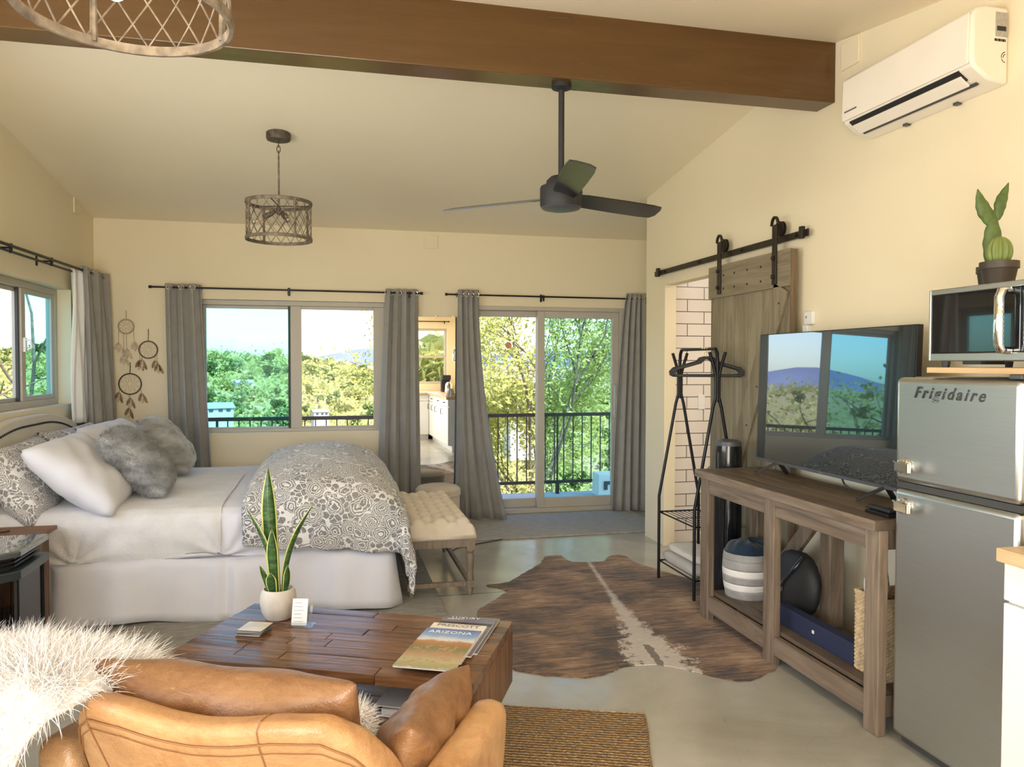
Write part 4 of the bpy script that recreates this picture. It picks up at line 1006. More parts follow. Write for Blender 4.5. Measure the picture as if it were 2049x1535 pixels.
part(stv,'firebox',MB().prism([(sx0-.16,sy0-.02),(sx0+.16,sy0-.02),(sx0+.16,sy0+.17),(sx0-.16,sy0+.17)],.12,.575),m_blackmatte)
for dx in (-.24,.24):
    for dy in (-.05,.17): part(stv,'foot',MB().tube([(sx0+dx,sy0+dy,0),(sx0+dx,sy0+dy,.06)],[.03,.02],8),m_blackmetal)

# tufted bench at the foot of the bed
bn = thing('tufted_bench','cream button tufted bench on turned grey oak legs at the bed foot','bench',(.68,5.44,0))
x0, x1, y0, y1 = .455, .905, 4.83, 6.06
def tuft(i, j):
    x = x0+(x1-x0)*i; y = y0+(y1-y0)*j; du = .15; dv_ = .154
    a_ = math.cos(math.pi*((x-x0)/du+(y-y0)/dv_)); b_ = math.cos(math.pi*((x-x0)/du-(y-y0)/dv_))
    h = .040*(abs(a_)**.45*abs(b_)**.45)+.003*(abs(a_)+abs(b_)); e = min(i,1-i)*(x1-x0); f = min(j,1-j)*(y1-y0); q = min(e,f)
    edge = min(1, q/.05); z = .395+.062*math.sqrt(max(0,1-(1-edge)**2))+h*edge
    return (x,y,z)
mb = MB().grid(tuft,46,118); mb.box(x0,x1,y0,y1,.372,.397)
cu = part(bn,'cushion',mb,m_cream,smooth='all')
mb = MB(); du = .15; dv_ = .154
for a_ in range(0,5):
    for b_ in range(-5,6):
        X = x0+du*(a_+b_+.0)/2*1.0; 
        X = x0+du*((a_+.5)+(b_+.5))/2; Y = y0+dv_*((a_+.5)-(b_+.5))/2
        if x0+.04 < X < x1-.04 and y0+.04 < Y < y1-.04: mb.ball((X,Y,.4605),.010,8,(1,1,.5))
for b_ in range(-3,14):
    for a_ in range(-3,14):
        X = x0+du*((a_+.5)+(b_+.5))/2; Y = y0+dv_*((a_+.5)-(b_+.5))/2
        if x0+.04 < X < x1-.04 and y0+.04 < Y < y1-.04 and not (0 <= a_ < 5 and -5 <= b_ < 6): mb.ball((X,Y,.4605),.010,8,(1,1,.5))
part(cu,'buttons',mb,m_cream,top=bn,smooth='all')
for (a0,a1,b0,b1) in ((x0+.01,x1-.01,y0+.01,y0+.04),(x0+.01,x1-.01,y1-.04,y1-.01),(x0+.01,x0+.04,y0+.04,y1-.04),(x1-.04,x1-.01,y0+.04,y1-.04)): part(bn,'apron',MB().box(a0,a1,b0,b1,.318,.372),m_greywood,bevel=.003)
for x in (x0+.035,x1-.035):
    for y in (y0+.035,y1-.035):
        mb = MB().box(x-.027,x+.027,y-.027,y+.027,.30,.374); mb.lathe([(.020,.09),(.024,.11),(.021,.14),(.025,.22),(.027,.26),(.021,.275),(.028,.29),(.024,.30)],(x,y,0),14)
        mb.box(x-.026,x+.026,y-.026,y+.026,.055,.10); mb.lathe([(.013,0),(.017,.01),(.021,.045),(.017,.056)],(x,y,0),14)
        part(bn,'leg',mb,m_greywood,smooth=True)
for yy in (y0+.02,y1-.05): part(bn,'stretcher',MB().box(x0+.06,x1-.06,yy,yy+.03,.062,.092),m_greywood,bevel=.003)
for x in (x0+.035,x1-.035): part(bn,'stretcher',MB().box(x-.015,x+.015,y0+.05,y1-.05,.064,.090),m_greywood,bevel=.003)
ot = thing('ottoman','round cream upholstered ottoman in front of the wall mirror','ottoman',(.94,6.93,0))
part(ot,'seat',MB().lathe([(.01,.40),(.12,.398),(.18,.385),(.205,.36),(.208,.335),(.204,.31)],(.94,6.93,0),36),m_cream,smooth=True); part(ot,'body',MB().lathe([(.195,.06),(.198,.20),(.20,.312)],(.94,6.93,0),36),m_cream,smooth=True)
part(ot,'welt',MB().tube([(.94+.205*math.cos(t),6.93+.205*math.sin(t),.312) for t in np.linspace(0,6.283,41)[:-1]],.005,6,closed=True),m_headb)
for k in range(4): t = .8+k*1.571; part(ot,'foot',MB().tube([(.94+.15*math.cos(t),6.93+.15*math.sin(t),0),(.94+.15*math.cos(t),6.93+.15*math.sin(t),.06)],[.015,.022],8),m_greywood)

# rugs
def rug(name, label, quad, h, mat, rz, border=None):
    c = (sum(p[0] for p in quad)/4, sum(p[1] for p in quad)/4, .001); inv = Matrix.LocRotScale(Vector(c),Euler((0,0,rz)),None).inverted()
    q = [inv @ Vector((p[0],p[1],.001)) for p in quad]
    def fn(i,j,top):
        a = q[0].lerp(q[1],i); b = q[3].lerp(q[2],i); p = a.lerp(b,j); return (p.x+.004*noise3((p.y,i,1),9),p.y+.004*noise3((p.x,j,2),9),h+.0015*noise3((p.x,p.y,0),6) if top else 0)
    mb = MB().grid(lambda i,j: fn(i,j,1),40,24); n1 = len(mb.v); ed = [(i/39,0) for i in range(40)]+[(1,j/23) for j in range(1,24)]+[(1-i/39,1) for i in range(1,40)]+[(0,1-j/23) for j in range(1,23)]
    vs = [fn(*e,1) for e in ed]+[fn(*e,0) for e in ed]; n = len(ed); mb.add(vs,[(i,(i+1)%n,n+(i+1)%n,n+i) for i in range(n)])
    root = thing(name,label,'rug',c,rz); part(root,'pile',mb,mat,world=False,smooth=True)
    part(root,'bound_edge',MB().tube([(p[0],p[1],h*.55) for p in vs[:n]],h*.62,5,closed=True),border or mat,world=False)
    return root
rug('door_rug','grey woven rug lying in front of the glass door',((1.17,6.335),(2.95,6.335),(2.95,7.30),(1.20,7.30)),.012,m_doorrug,0)
rug('bedside_rug','faded grey rug running under the bed and coffee table',((-1.25,4.15),(.66,4.15),(.66,6.4),(-1.25,6.4)),.010,m_bedrug,0)
th_ = R(-20.5); jx, jy = (math.cos(th_),math.sin(th_)), (-math.sin(th_),math.cos(th_)); jc = (1.285,2.995)
def jp(a,b): return (jc[0]-jx[0]*a-jy[0]*b, jc[1]-jx[1]*a-jy[1]*b)
rug('jute_rug','braided brown jute rug under the leather armchair',(jp(1.7,1.9),jp(0,1.9),jp(0,0),jp(1.7,0)),.016,m_jute,th_)
hide_pts = [(1.006,5.04),(1.154,5.061),(1.24,5.154),(1.38,5.33),(1.522,5.503),(1.575,5.62),(1.61,5.69),(1.662,5.702),(1.734,5.695),(1.735,5.60),(1.745,5.53),(1.776,5.48),(1.863,5.456),(1.968,5.445),(2.021,5.46),(2.055,5.53),(2.101,5.592),(2.15,5.605),(2.198,5.598),(2.225,5.525),(2.215,5.436),(2.232,5.318),(2.306,5.129),(2.388,4.929),(2.452,4.781),(2.476,4.613),(2.44,4.35),(2.36,3.98),(2.27,3.66),(2.20,3.45),(2.115,3.326),(2.041,3.287),(1.92,3.233),(1.82,3.266),(1.717,3.371),(1.627,3.468),(1.542,3.513),(1.401,3.52),(1.33,3.48),(1.257,3.45),(1.19,3.44),(1.128,3.453),(.995,3.511),(.873,3.595),(.82,3.70),(.802,3.831),(.79,4.0),(.80,4.199),(.815,4.35),(.845,4.483),(.87,4.55),(.903,4.587),(.98,4.68),(1.068,4.80),(1.12,4.86),(1.115,4.90),(1.087,4.95)]
hc = (1.60,4.50)
def smooth_loop(pts, k=4):
    out = []; n = len(pts)
    for i in range(n):
        p0,p1,p2,p3 = (Vector((*pts[(i+d)%n],0)) for d in (-1,0,1,2))
        for q in range(k):
            t_ = q/k; out.append(.5*((2*p1)+(p2-p0)*t_+(2*p0-5*p1+4*p2-p3)*t_*t_+(3*p1-p0-3*p2+p3)*t_**3))
    return out
hl = smooth_loop(hide_pts,4); rng = np.random.default_rng(3)
hl = [(p.x-hc[0]+rng.normal(0,.0035), p.y-hc[1]+rng.normal(0,.0035)) for p in hl]
mb = MB(); n = len(hl)
cen = (sum(p[0] for p in hl)/n, sum(p[1] for p in hl)/n)
vs = [(p[0],p[1],.001) for p in hl]+[(p[0],p[1],.006) for p in hl]
fs = [(i,(i+1)%n,n+(i+1)%n,n+i) for i in range(n)]+[tuple(range(n,2*n))]
m_hide = make_hide(*hc)
solo('cowhide_rug', mb.add(vs,fs), m_hide, 'brown brindle cowhide rug with a white blaze on the open floor', 'rug', loc=(hc[0],hc[1],.0), world=False, smooth=True)
solo('floor_cable', MB().tube([(.93,6.03,.006),(1.0,6.12,.006),(1.14,6.20,.006),(1.36,6.30,.006),(1.42,6.34,.006)],.005,6), m_gasket, 'black cable on the floor between bench and door rug', 'cable', smooth=True)

# ================================================================ COFFEE TABLE, ARMCHAIR
TA = R(-25); TM = Matrix.Rotation(TA,4,'Z')
def W(x, y, z=0): return tuple(TM @ Vector((x,y,z)))
ct = thing('coffee_table','long reclaimed brown wood coffee table with a shelf in front of the armchair','coffee table',W(-1.2,2.715),TA)
tx0, tx1, ty0, ty1, tz = -1.78, -.625, 2.405, 3.03, .45
mb = MB(); npk = 9; rng = np.random.default_rng(5)
for k in range(npk):
    ya, yb = ty0+(ty1-ty0)*k/npk+.0012, ty0+(ty1-ty0)*(k+1)/npk-.0012; cuts = sorted([tx0]+list(rng.uniform(tx0+.2,tx1-.2,1+k%2))+[tx1])
    for c0_, c1_ in zip(cuts[:-1],cuts[1:]): mb.box(c0_+.001,c1_-.001,ya,yb,tz-.036,tz+rng.uniform(-.0015,.0015))
part(ct,'tabletop',mb.xf(TM),m_tablewood,bevel=.0018)
for xa in (tx0,tx1-.04):
    mb = MB()
    for k in range(6): mb.box(xa,xa+.04,ty0+(ty1-ty0)*k/6+.001,ty0+(ty1-ty0)*(k+1)/6-.001,.205,tz-.037)
    part(ct,'side_panel',mb.xf(TM),m_tableside,bevel=.002)
mb = MB()
for k in range(6): mb.box(tx0+.04,tx1-.04,ty0+(ty1-ty0)*k/6+.001,ty0+(ty1-ty0)*(k+1)/6-.001,.205,.235)
part(ct,'shelf',mb.xf(TM),m_tablewood,bevel=.002)
for xa in (tx0+.05,tx1-.14):
    for ya in (ty0+.05,ty1-.14): part(ct,'leg',MB().box(xa,xa+.09,ya,ya+.09,.0,.205).xf(TM),m_tableside,bevel=.003)

pc = (-1.575,2.865); pp = W(*pc,tz)
pt = thing('potted_snake_plant','variegated snake plant in a pale round ceramic pot on the coffee table','plant',(pp[0],pp[1],tz+.002))
part(pt,'pot',MB().lathe([(.030,0),(.052,.004),(.066,.03),(.073,.065),(.071,.10),(.063,.125),(.057,.125),(.060,.105),(.055,.10)],(0,0,0),36,cap=True),m_pot,world=False,smooth=True)
part(pt,'soil',MB().lathe([(.058,.105),(.03,.112),(.002,.114)],(0,0,0),20,cap=False),m_soil,world=False)
t = NT('snake_plant_green'); v = t.coord((1,1,1)); n_ = t.noise(t.coord((22,22,70)),1.0,4,.6,.8)
t.bsdf(t.ramp(n_,[(.36,(.012,.040,.010)),(.52,(.035,.095,.020)),(.70,(.085,.17,.045))]),.35,Coat_Weight=.15); m_snake = t.m
m_snakeY = M('snake_plant_yellow', (.62,.62,.20), .4, var=.1)
rt_, up_ = Vector((math.cos(YAW),-math.sin(YAW),0)), Vector((0,0,1)); fw_ = Vector((math.sin(YAW),math.cos(YAW),0))
def blade(base, tip, w, bow, twist, curl=.35):
    """base and tip as (across, height, depth) offsets in the plant's own upright plane."""
    pts = []; N = 16
    for i in range(N+1):
        s = i/N; a = base[0]+(tip[0]-base[0])*s+bow*math.sin(math.pi*s); h = base[1]+(tip[1]-base[1])*s; d = base[2]+(tip[2]-base[2])*s
        pts.append(rt_*a+up_*h+fw_*d)
    def ww(s): return w*(.55+.45*math.sin(min(1,s*1.7)*math.pi/2))*(1 if s < .62 else max(.0, 1-((s-.62)/.38)**1.7))+.0006
    vs = []; Y = []
    for i, p in enumerate(pts):
        s = i/N; tn = (pts[min(i+1,N)]-pts[max(i-1,0)]).normalized(); ax = (rt_*math.cos(twist+.25*s)+fw_*math.sin(twist+.25*s)); ax = (ax-tn*ax.dot(tn)).normalized(); nn = tn.cross(ax); q = ww(s); r = .004+.004*math.sin(s*23)*.25
        row = [p-ax*q+nn*q*curl, p-ax*(q*.80)+nn*q*curl*.6, p, p+ax*(q*.80)+nn*q*curl*.6, p+ax*q+nn*q*curl]; vs.append(row)
    g, y = MB(), MB()
    for (m_, cols) in ((g,(1,2,3)),(y,(0,1)),(y,(3,4))):
        k = len(m_.v); nc = len(cols); m_.v += [tuple(r[c]) for r in vs for c in cols]
        m_.f += [(k+i*nc+j,k+i*nc+j+1,k+(i+1)*nc+j+1,k+(i+1)*nc+j) for i in range(N) for j in range(nc-1)]
    lf = part(pt,'leaf',g,m_snake,world=False,smooth='all',solid=.003); part(lf,'leaf_margin',y,m_snakeY,world=False,smooth='all',solid=.003,top=pt)
for a in (((-.012,.10,.01),(-.046,.62,.02),.030,-.008,.25),((.020,.10,.0),(.150,.475,-.02),.016,-.030,.9),((-.022,.10,-.01),(-.124,.455,-.01),.015,.030,-.7),((-.002,.10,-.02),(-.016,.375,-.03),.022,-.006,.1),((-.030,.10,-.02),(-.066,.225,-.03),.014,.004,-.3),((.030,.10,-.015),(.044,.225,-.02),.014,.004,.5),((-.008,.10,-.035),(-.018,.20,-.045),.020,-.004,0)): blade(*a)

hx, hy = -1.442, 2.80
ch = thing('card_holder','clear acrylic stand holding a white card beside the plant pot','card holder',W(hx,hy,tz+.002),R(-16))
part(ch,'base',MB().box(-.052,.052,-.03,.035,0,.004),m_acrylic,world=False); part(ch,'front_lip',MB().box(-.052,.052,-.03,-.027,.004,.022),m_acrylic,world=False)
part(ch,'back_plate',MB().bar((0,.0,.004),(0,.022,.075),.085,.003,up=(0,1,0)),m_acrylic,world=False)
cd = part(ch,'card',MB().bar((-.004,-.014,.005),(-.004,.012,.105),.062,.0012,up=(0,1,0)),m_paper,world=False)
mb = MB()
for k in range(6): mb.bar((-.026,-.0135+.0052*.26*k*3+.0006-.0015,.022+.0135*k),(.012-.004*(k%3),-.0135+.0052*.26*k*3+.0006-.0015,.022+.0135*k),.0016,.0006,up=(0,1,0))
part(cd,'printed_lines',mb,M('pale_ink',(.45,.47,.55),.6),world=False)
for k, lab in enumerate(('black backed coaster at the bottom of the small coaster stack','second coaster from the bottom of the small coaster stack','third coaster from the bottom of the small coaster stack','pale topped coaster on top of the small coaster stack')):
    z = tz+.002+k*.0062; c_ = W(-1.585+.002*k,2.69+.002*(k%2),z)
    cs = thing('coaster',lab,'coaster',c_,R(-22+2*(k%3)),'coasters on the coffee table')
    part(cs,'base',MB().box(-.05,.05,-.05,.05,0,.004),m_darkgrey,world=False,bevel=.0015); part(cs,'face',MB().box(-.0495,.0495,-.0495,.0495,.004,.006),M('marble_coaster',(.62,.55,.44),.3,var=.25,scale=12) if k == 0 else bpy.data.materials['marble_coaster'],world=False,bevel=.0015)

def cover(name, stops, noisy):
    t = NT(name); v = t.coord(); x = t.node('ShaderNodeSeparateXYZ',{0:v}); n_ = t.noise(v,22,5,.65)
    y_ = t.math('ADD', x.outputs[1], t.math('MULTIPLY_ADD', n_, noisy, -.5*noisy)); f = t.math('MULTIPLY_ADD', y_, 1/.40, .5)
    c = t.ramp(f, stops); 
    sp = t.noise(v,55,4,.7); c = t.mix(t.math('MULTIPLY', t.math('LESS_THAN', f, .55), t.math('GREATER_THAN', sp, .56)), c, (.48,.26,.13)) if noisy > .02 else c
    t.bsdf(c,.22,Coat_Weight=.3,Coat_Roughness=.1); return t.m
mags = (('large magazine lettered LUXURY at the bottom of the magazine stack',(-.785,2.835),.38,cover('dusk_cover',[(.0,(.10,.08,.12)),(.9,(.13,.12,.15)),(1,(.22,.22,.26))],0),'LUXURY',.030,(.85,.85,.88),-.006),
        ('purple grey magazine above the bottom one in the magazine stack',(-.795,2.79),.38,cover('purple_cover',[(.0,(.14,.12,.17)),(.78,(.17,.15,.23)),(.80,(.015,.015,.02)),(.86,(.015,.015,.02)),(.88,(.19,.16,.26)),(1,(.16,.15,.24))],0),'PRESCOTT',.014,(.80,.80,.85),.012),
        ('cream headed PRESCOTT magazine second from the top of the stack',(-.808,2.705),.38,cover('cream_cover',[(.0,(.4,.3,.2)),(.70,(.74,.56,.42)),(.80,(.84,.76,.68)),(1,(.86,.80,.74))],0),'PRESCOTT',.037,(.03,.03,.035),.0),
        ('ARIZONA magazine with a desert mountain picture on top of the stack',(-.81,2.625),.385,cover('desert_cover',[(.0,(.60,.58,.50)),(.05,(.32,.33,.16)),(.20,(.46,.42,.24)),(.34,(.42,.24,.13)),(.46,(.16,.20,.07)),(.56,(.34,.17,.07)),(.64,(.46,.23,.08)),(.69,(.72,.72,.74)),(.78,(.28,.42,.68)),(1.0,(.09,.15,.38))],.055),'ARIZONA',.037,(.80,.84,.90),.0))
for k, (lab, c_, L, mt, txt, sz, tc, dx) in enumerate(mags):
    z = tz+.002+k*.0065; p = W(*c_,z)
    mg = thing('magazine',lab,'magazine',p,TA,'magazines on the coffee table')
    part(mg,'cover',MB().box(-.108,.108,-L/2,L/2,.0052,.0062),mt,world=False); part(mg,'pages',MB().box(-.107,.1075,-L/2+.001,L/2-.001,.0,.0052),m_paper,world=False)
    mt2 = M('ink_%d' % k, tc, .4, var=.02)
    letters(mg,txt,sz,mt2,frame_m((-.09 if txt != 'PRESCOTT' else -.088,L/2-sz*.80-(.004 if txt != 'ARIZONA' else .020),.0063),(1,0,0),(0,1,0)),space=1.05 if k != 2 else .95,extrude=.0003,name='title_lettering')
bd_ = thing('ring_binder','white ring binder on the coffee table shelf','binder',W(-.93,2.63,.237),TA+R(0))
part(bd_,'cover',MB().box(-.105,.12,-.075,.20,.0,.004).box(-.105,.12,-.075,.20,.036,.040).box(-.105,-.101,-.075,.20,.004,.036),m_paper,world=False,bevel=.001)
part(bd_,'pages',MB().box(-.08,.115,-.065,.19,.006,.024),m_paper,world=False); part(bd_,'ring_bar',MB().box(-.1,-.085,-.06,.18,.004,.010),m_chrome,world=False)
solo('dark_book',MB().box(-.745,-.675,2.55,2.80,.2365,.32).xf(TM),m_navybox,'dark blue book at the end of the coffee table shelf','book',bevel=.003)

# armchair: leather shell back, two arms, seat, loose back cushion
ac_ = thing('leather_armchair','tan leather armchair seen from behind at the front of the room','armchair',W(-.93,1.72),TA)
cx0 = -.93
outl = [(-.40,.30),(-.385,.55),(-.355,.68),(-.315,.755),(-.26,.797),(-.17,.800),(-.08,.786),(0,.780),(.08,.786),(.17,.800),(.26,.797),(.315,.755),(.355,.68),(.385,.55),(.40,.30)]
def out_pt(s):
    t_ = s*(len(outl)-1); q = min(len(outl)-2,int(t_)); f = t_-q; return (outl[q][0]*(1-f)+outl[q+1][0]*f, outl[q][1]*(1-f)+outl[q+1][1]*f)
def yb(x, z): return 1.358+(.80-z)*.50+.55*x*x
NU = 57
def back_fn(i, j):
    x, zt = out_pt(i); k = j*8
    tab = [(.055,0.0),(.055,.55),(.052,.90),(.040,.975),(.018,1.0),(-.018,1.0),(-.038,.975),(-.048,.91),(-.05,.0)]
    q = min(7,int(k)); f = k-q; dy = tab[q][0]*(1-f)+tab[q+1][0]*f; h = tab[q][1]*(1-f)+tab[q+1][1]*f
    z = .22+(zt-.22)*h; ends = min(i,1-i); xx = x*(1-.0*h)
    return (cx0+xx, yb(xx,z)+dy*(.35 if ends < .01 else 1), z)
mb = MB().grid(back_fn,NU,17)
part(ac_,'back_shell',mb.xf(TM),m_leather,smooth='all',sub=1,solid=0)
def seam_pts(dy, hh, lo=0.06, hi=.94):
    pts = []
    for s in np.linspace(lo,hi,60):
        x, zt = out_pt(s); z = .22+(zt-.22)*hh; pts.append(W(cx0+x, yb(x,z)+dy, z))
    return pts
pp_ = part(ac_,'piping',MB().tube(seam_pts(-.0475,.925),.0022,6),m_piping)
part(ac_,'stitching',MB().tube(seam_pts(-.0505,.885),.0012,4),m_piping)
mb = MB()
for sx in (-.27,.145):
    pts = []
    for (dy,h) in ((.053,.9),(.040,.977),(.018,1.002),(-.018,1.002),(-.039,.977),(-.0495,.91),(-.0505,.5),(-.0515,.1)):
        zt = float(np.interp(sx,[p[0] for p in outl],[p[1] for p in outl])); z = .22+(zt-.22)*h; pts.append(W(cx0+sx,yb(sx,z)+dy,z))
    mb.tube(pts,.0016,4)
part(ac_,'panel_seams',mb,m_piping)
def arm(sgn):
    xi = .430
    sec = [(-.052,.20),(-.056,.45),(-.050,.585),(-.035,.612),(0,.620),(.035,.612),(.050,.585),(.056,.45),(.05,.20)]
    def fn(i,j):
        y = 1.47+.525*j; t_ = i*(len(sec)-1); q = min(len(sec)-2,int(t_)); f = t_-q; dx = sec[q][0]*(1-f)+sec[q+1][0]*f; z = sec[q][1]*(1-f)+sec[q+1][1]*f
        e = max(0,(j-.90)/.10); sh = math.sqrt(max(0.0,1-e*e)); z2 = z+(.02*(1-j)) - .06*e*e*(1 if z > .5 else 0); ln = .06*(1-j)
        return (cx0+sgn*(xi+.02*j+.10*(z-.4)+ -.0*ln)+dx*max(.12,sh), y+.01*e, z2)
    m_ = MB().grid(fn,17,15); m_.f.append(tuple(14*17+k for k in range(17))); m_.f.append(tuple(range(17))[::-1])
    return m_.xf(TM)
for sgn in (1,-1): part(ac_,'arm',arm(sgn),m_leather,smooth='all',sub=1)
mb = MB().box(cx0-.40,cx0+.40,1.50,2.0,.22,.36); part(ac_,'seat_base',mb.xf(TM),m_leather,bevel=.02)
def soft_box(x0,x1,y0,y1,z0,z1,r=.04):
    m_ = MB().box(x0,x1,y0,y1,z0,z1); return m_
part(ac_,'seat_cushion',soft_box(cx0-.375,cx0+.375,1.58,2.04,.36,.47).xf(TM),m_leather2,bevel=.045,smooth=True)
for dx in (-.36,.36):
    for y in (1.60,1.94): part(ac_,'leg',MB().tube([W(cx0+dx*1.08,y,.0),W(cx0+dx,y,.22)],[.014,.022],10),m_tableside,smooth=True)
def pillow_xf(mb, c, nrm, upv):
    n_ = Vector(nrm).normalized(); u_ = Vector(upv); u_ = (u_-n_*u_.dot(n_)).normalized(); x_ = u_.cross(n_)
    return mb.xf(TM @ Matrix(((x_.x,u_.x,n_.x,c[0]),(x_.y,u_.y,n_.y,c[1]),(x_.z,u_.z,n_.z,c[2]),(0,0,0,1))))
bc = part(ac_,'back_cushion',pillow_xf(pillow_mb(.66,.45,.20,11,34,.05),(-.965,1.56,.618),(0,.93,.30),(0,-.30,.95)),m_leather2,smooth='all',sub=1)
lp = solo('leather_cushion', pillow_xf(pillow_mb(.46,.40,.17,12,30,.05),(-.625,1.77,.52),(-.86,.05,.42),(.42,.05,.86)), m_leather2, 'brown leather cushion leaning inside the right arm of the armchair', 'pillow', smooth='all', sub=1)

# sheepskin over the left arm and back corner of the armchair
path = [(1.74,.60),(1.72,.70),(1.66,.765),(1.56,.795),(1.46,.815),(1.38,.825),(1.325,.815),(1.285,.77),(1.265,.68),(1.25,.56),(1.24,.42)]
xr = [-1.44,-1.34,-1.25,-1.215,-1.21,-1.225,-1.24,-1.265,-1.29,-1.32,-1.35]
def sheep(i, j):
    t_ = j*(len(path)-1); q = min(len(path)-2,int(t_)); f = t_-q
    y = path[q][0]*(1-f)+path[q+1][0]*f; z = path[q][1]*(1-f)+path[q+1][1]*f; r_ = xr[q]*(1-f)+xr[q+1]*f
    x = -1.98+(r_+1.98)*i; e = max(0,(i-.86)/.14); l = max(0,(.55-i)/.55)
    return (x+.012*noise3((x,y,z),9), y+.014*noise3((x,y,z),8), z-.035*e*e-.12*l*l+.018*noise3((x,y,z),7))
mb = fix_normals(MB().grid(sheep,40,40)); P_, N_ = sample_surface(mb,30000,np.random.default_rng(9))
if N_[:,2].mean() < 0: N_ = -N_
rng = np.random.default_rng(8); out = np.zeros_like(N_); out[:,0] = np.clip((P_[:,0]+1.5)*1.1,-.2,.6); out[:,1] = np.where(P_[:,1] > 1.5,.5,-.45); N2 = N_+out
sk_ = thing('sheepskin','fluffy white sheepskin draped over the left side of the leather armchair','sheepskin',W(-1.5,1.5,.42),TA)
part(sk_,'fleece',fur_strands(P_,N2/np.linalg.norm(N2,axis=1)[:,None],.078,.0013,(0,0,-.32),rng,4,.30).xf(TM),m_fur); part(sk_,'hide_backing',mb.xf(TM),m_fur,smooth='all',solid=.02)
mb = fix_normals(pillow_mb(.27,.27,.10,14,20,.03)); P_, N_ = sample_surface(mb,9000,rng)
sk2 = thing('fleece_cushion','white fleece cushion peeking out beside the brown back cushion','pillow',W(-.80,1.76,.47),TA)
fs2 = fur_strands(P_,N_,.040,.0012,(0,0,0),rng,3,.35); part(sk2,'fleece',pillow_xf(fs2,(-.83,1.70,.565),(0,.93,.30),(0,-.30,.95)),m_fur); part(sk2,'cushion',pillow_xf(mb,(-.83,1.70,.565),(0,.93,.30),(0,-.30,.95)),m_fur,smooth='all')

# ================================================================ RIGHT WALL: CONSOLE, TELEVISION, RACK, KITCHEN
cn = thing('console_table','long weathered wood console table carrying the television','console table',(2.32,3.375,0))
CX0, CX1, CY0, CY1 = 2.125, 2.53, 2.615, 4.135
mb = MB()
for k in range(4): mb.box(CX0-.02+(CX1-CX0+.02)*k/4+.0008,CX0-.02+(CX1-CX0+.02)*(k+1)/4-.0008,CY0+.0,CY1+.022,.836,.878)
part(cn,'top',mb,m_consoletop,bevel=.002)
part(cn,'top_edge',MB().box(CX0-.032,CX0-.02,CY0+.0,CY1+.022,.836,.878),m_consolewood,bevel=.002)
for y, wy in ((2.62,.085),(3.37,.09),(4.05,.09)):
    part(cn,'leg',MB().box(CX0,CX0+.043,y,y+wy,0,.836),m_consolelegs,bevel=.004); part(cn,'leg',MB().box(CX1-.085,CX1-.002,y,y+.085,0,.836),m_consolelegs,bevel=.004)
for ya, yb_ in ((2.705,3.37),(3.46,4.05)):
    part(cn,'apron',MB().box(CX0+.006,CX0+.040,ya,yb_,.745,.836),m_consolewood,bevel=.003); part(cn,'bottom_rail',MB().box(CX0+.006,CX0+.040,ya,yb_,.055,.145),m_consolewood,bevel=.003)
    part(cn,'apron',MB().box(CX1-.045,CX1-.008,ya,yb_,.745,.836),m_consolewood,bevel=.003); part(cn,'bottom_rail',MB().box(CX1-.045,CX1-.008,ya,yb_,.055,.145),m_consolewood,bevel=.003)
for y in (2.66,4.09):
    part(cn,'side_rail',MB().box(CX0+.043,CX1-.087,y,y+.03,.745,.836),m_consolelegs,bevel=.003); part(cn,'side_rail',MB().box(CX0+.043,CX1-.087,y,y+.03,.055,.145),m_consolelegs,bevel=.003)
mb = MB()
for k in range(4): mb.box(CX0+.045+(CX1-CX0-.058)*k/4+.001,CX0+.045+(CX1-CX0-.058)*(k+1)/4-.001,CY0+.05,CY1-.045,.146,.166)
part(cn,'shelf',mb,m_consoletop,bevel=.002)
part(cn,'brace',MB().bar((CX1-.03,3.50,.75),(CX1-.03,4.03,.19),.085,.03,up=(1,0,0)),m_consolelegs,bevel=.003)

tv = thing('television','large flat television standing on the console table reflecting the window','television',(2.40,3.40,.878))
part(tv,'casing',MB().box(2.405,2.435,2.768,4.022,.945,1.672),m_blackmatte,bevel=.003)
part(tv,'screen',MB().box(2.4005,2.406,2.774,4.016,.962,1.667),m_tvscreen)
part(tv,'bottom_bezel',MB().box(2.398,2.406,2.768,4.022,.945,.961),m_darkgrey,bevel=.001)
part(tv,'badge',MB().box(2.397,2.3985,3.375,3.41,.9495,.956),m_chrome)
for yy in (3.80,2.93):
    part(tv,'foot',MB().bar((2.415,yy,.955),(2.30,yy+.05,.886),.022,.014).bar((2.415,yy,.955),(2.50,yy+.05,.886),.022,.014),m_blackmatte,bevel=.002)
tv.rotation_euler = (0, R(1.7), R(-.9))
solo('power_cord', MB().tube([(2.436,3.32,1.0),(2.50,3.34,.90),(2.545,3.20,.80),(2.56,3.12,.6),(2.56,3.08,.40),(2.56,3.02,.22)],.005,6), m_gasket, 'black power cord hanging behind the console table', 'cable', smooth=True)
rm = thing('streaming_box','small black box with a remote lying at the right end of the console top','media box',(2.24,2.70,.879))
part(rm,'body',MB().box(2.18,2.30,2.64,2.78,.879,.893),m_blackgloss,bevel=.003); part(rm,'remote',MB().box(2.20,2.24,2.66,2.80,.8935,.908),m_blackmatte,bevel=.005)

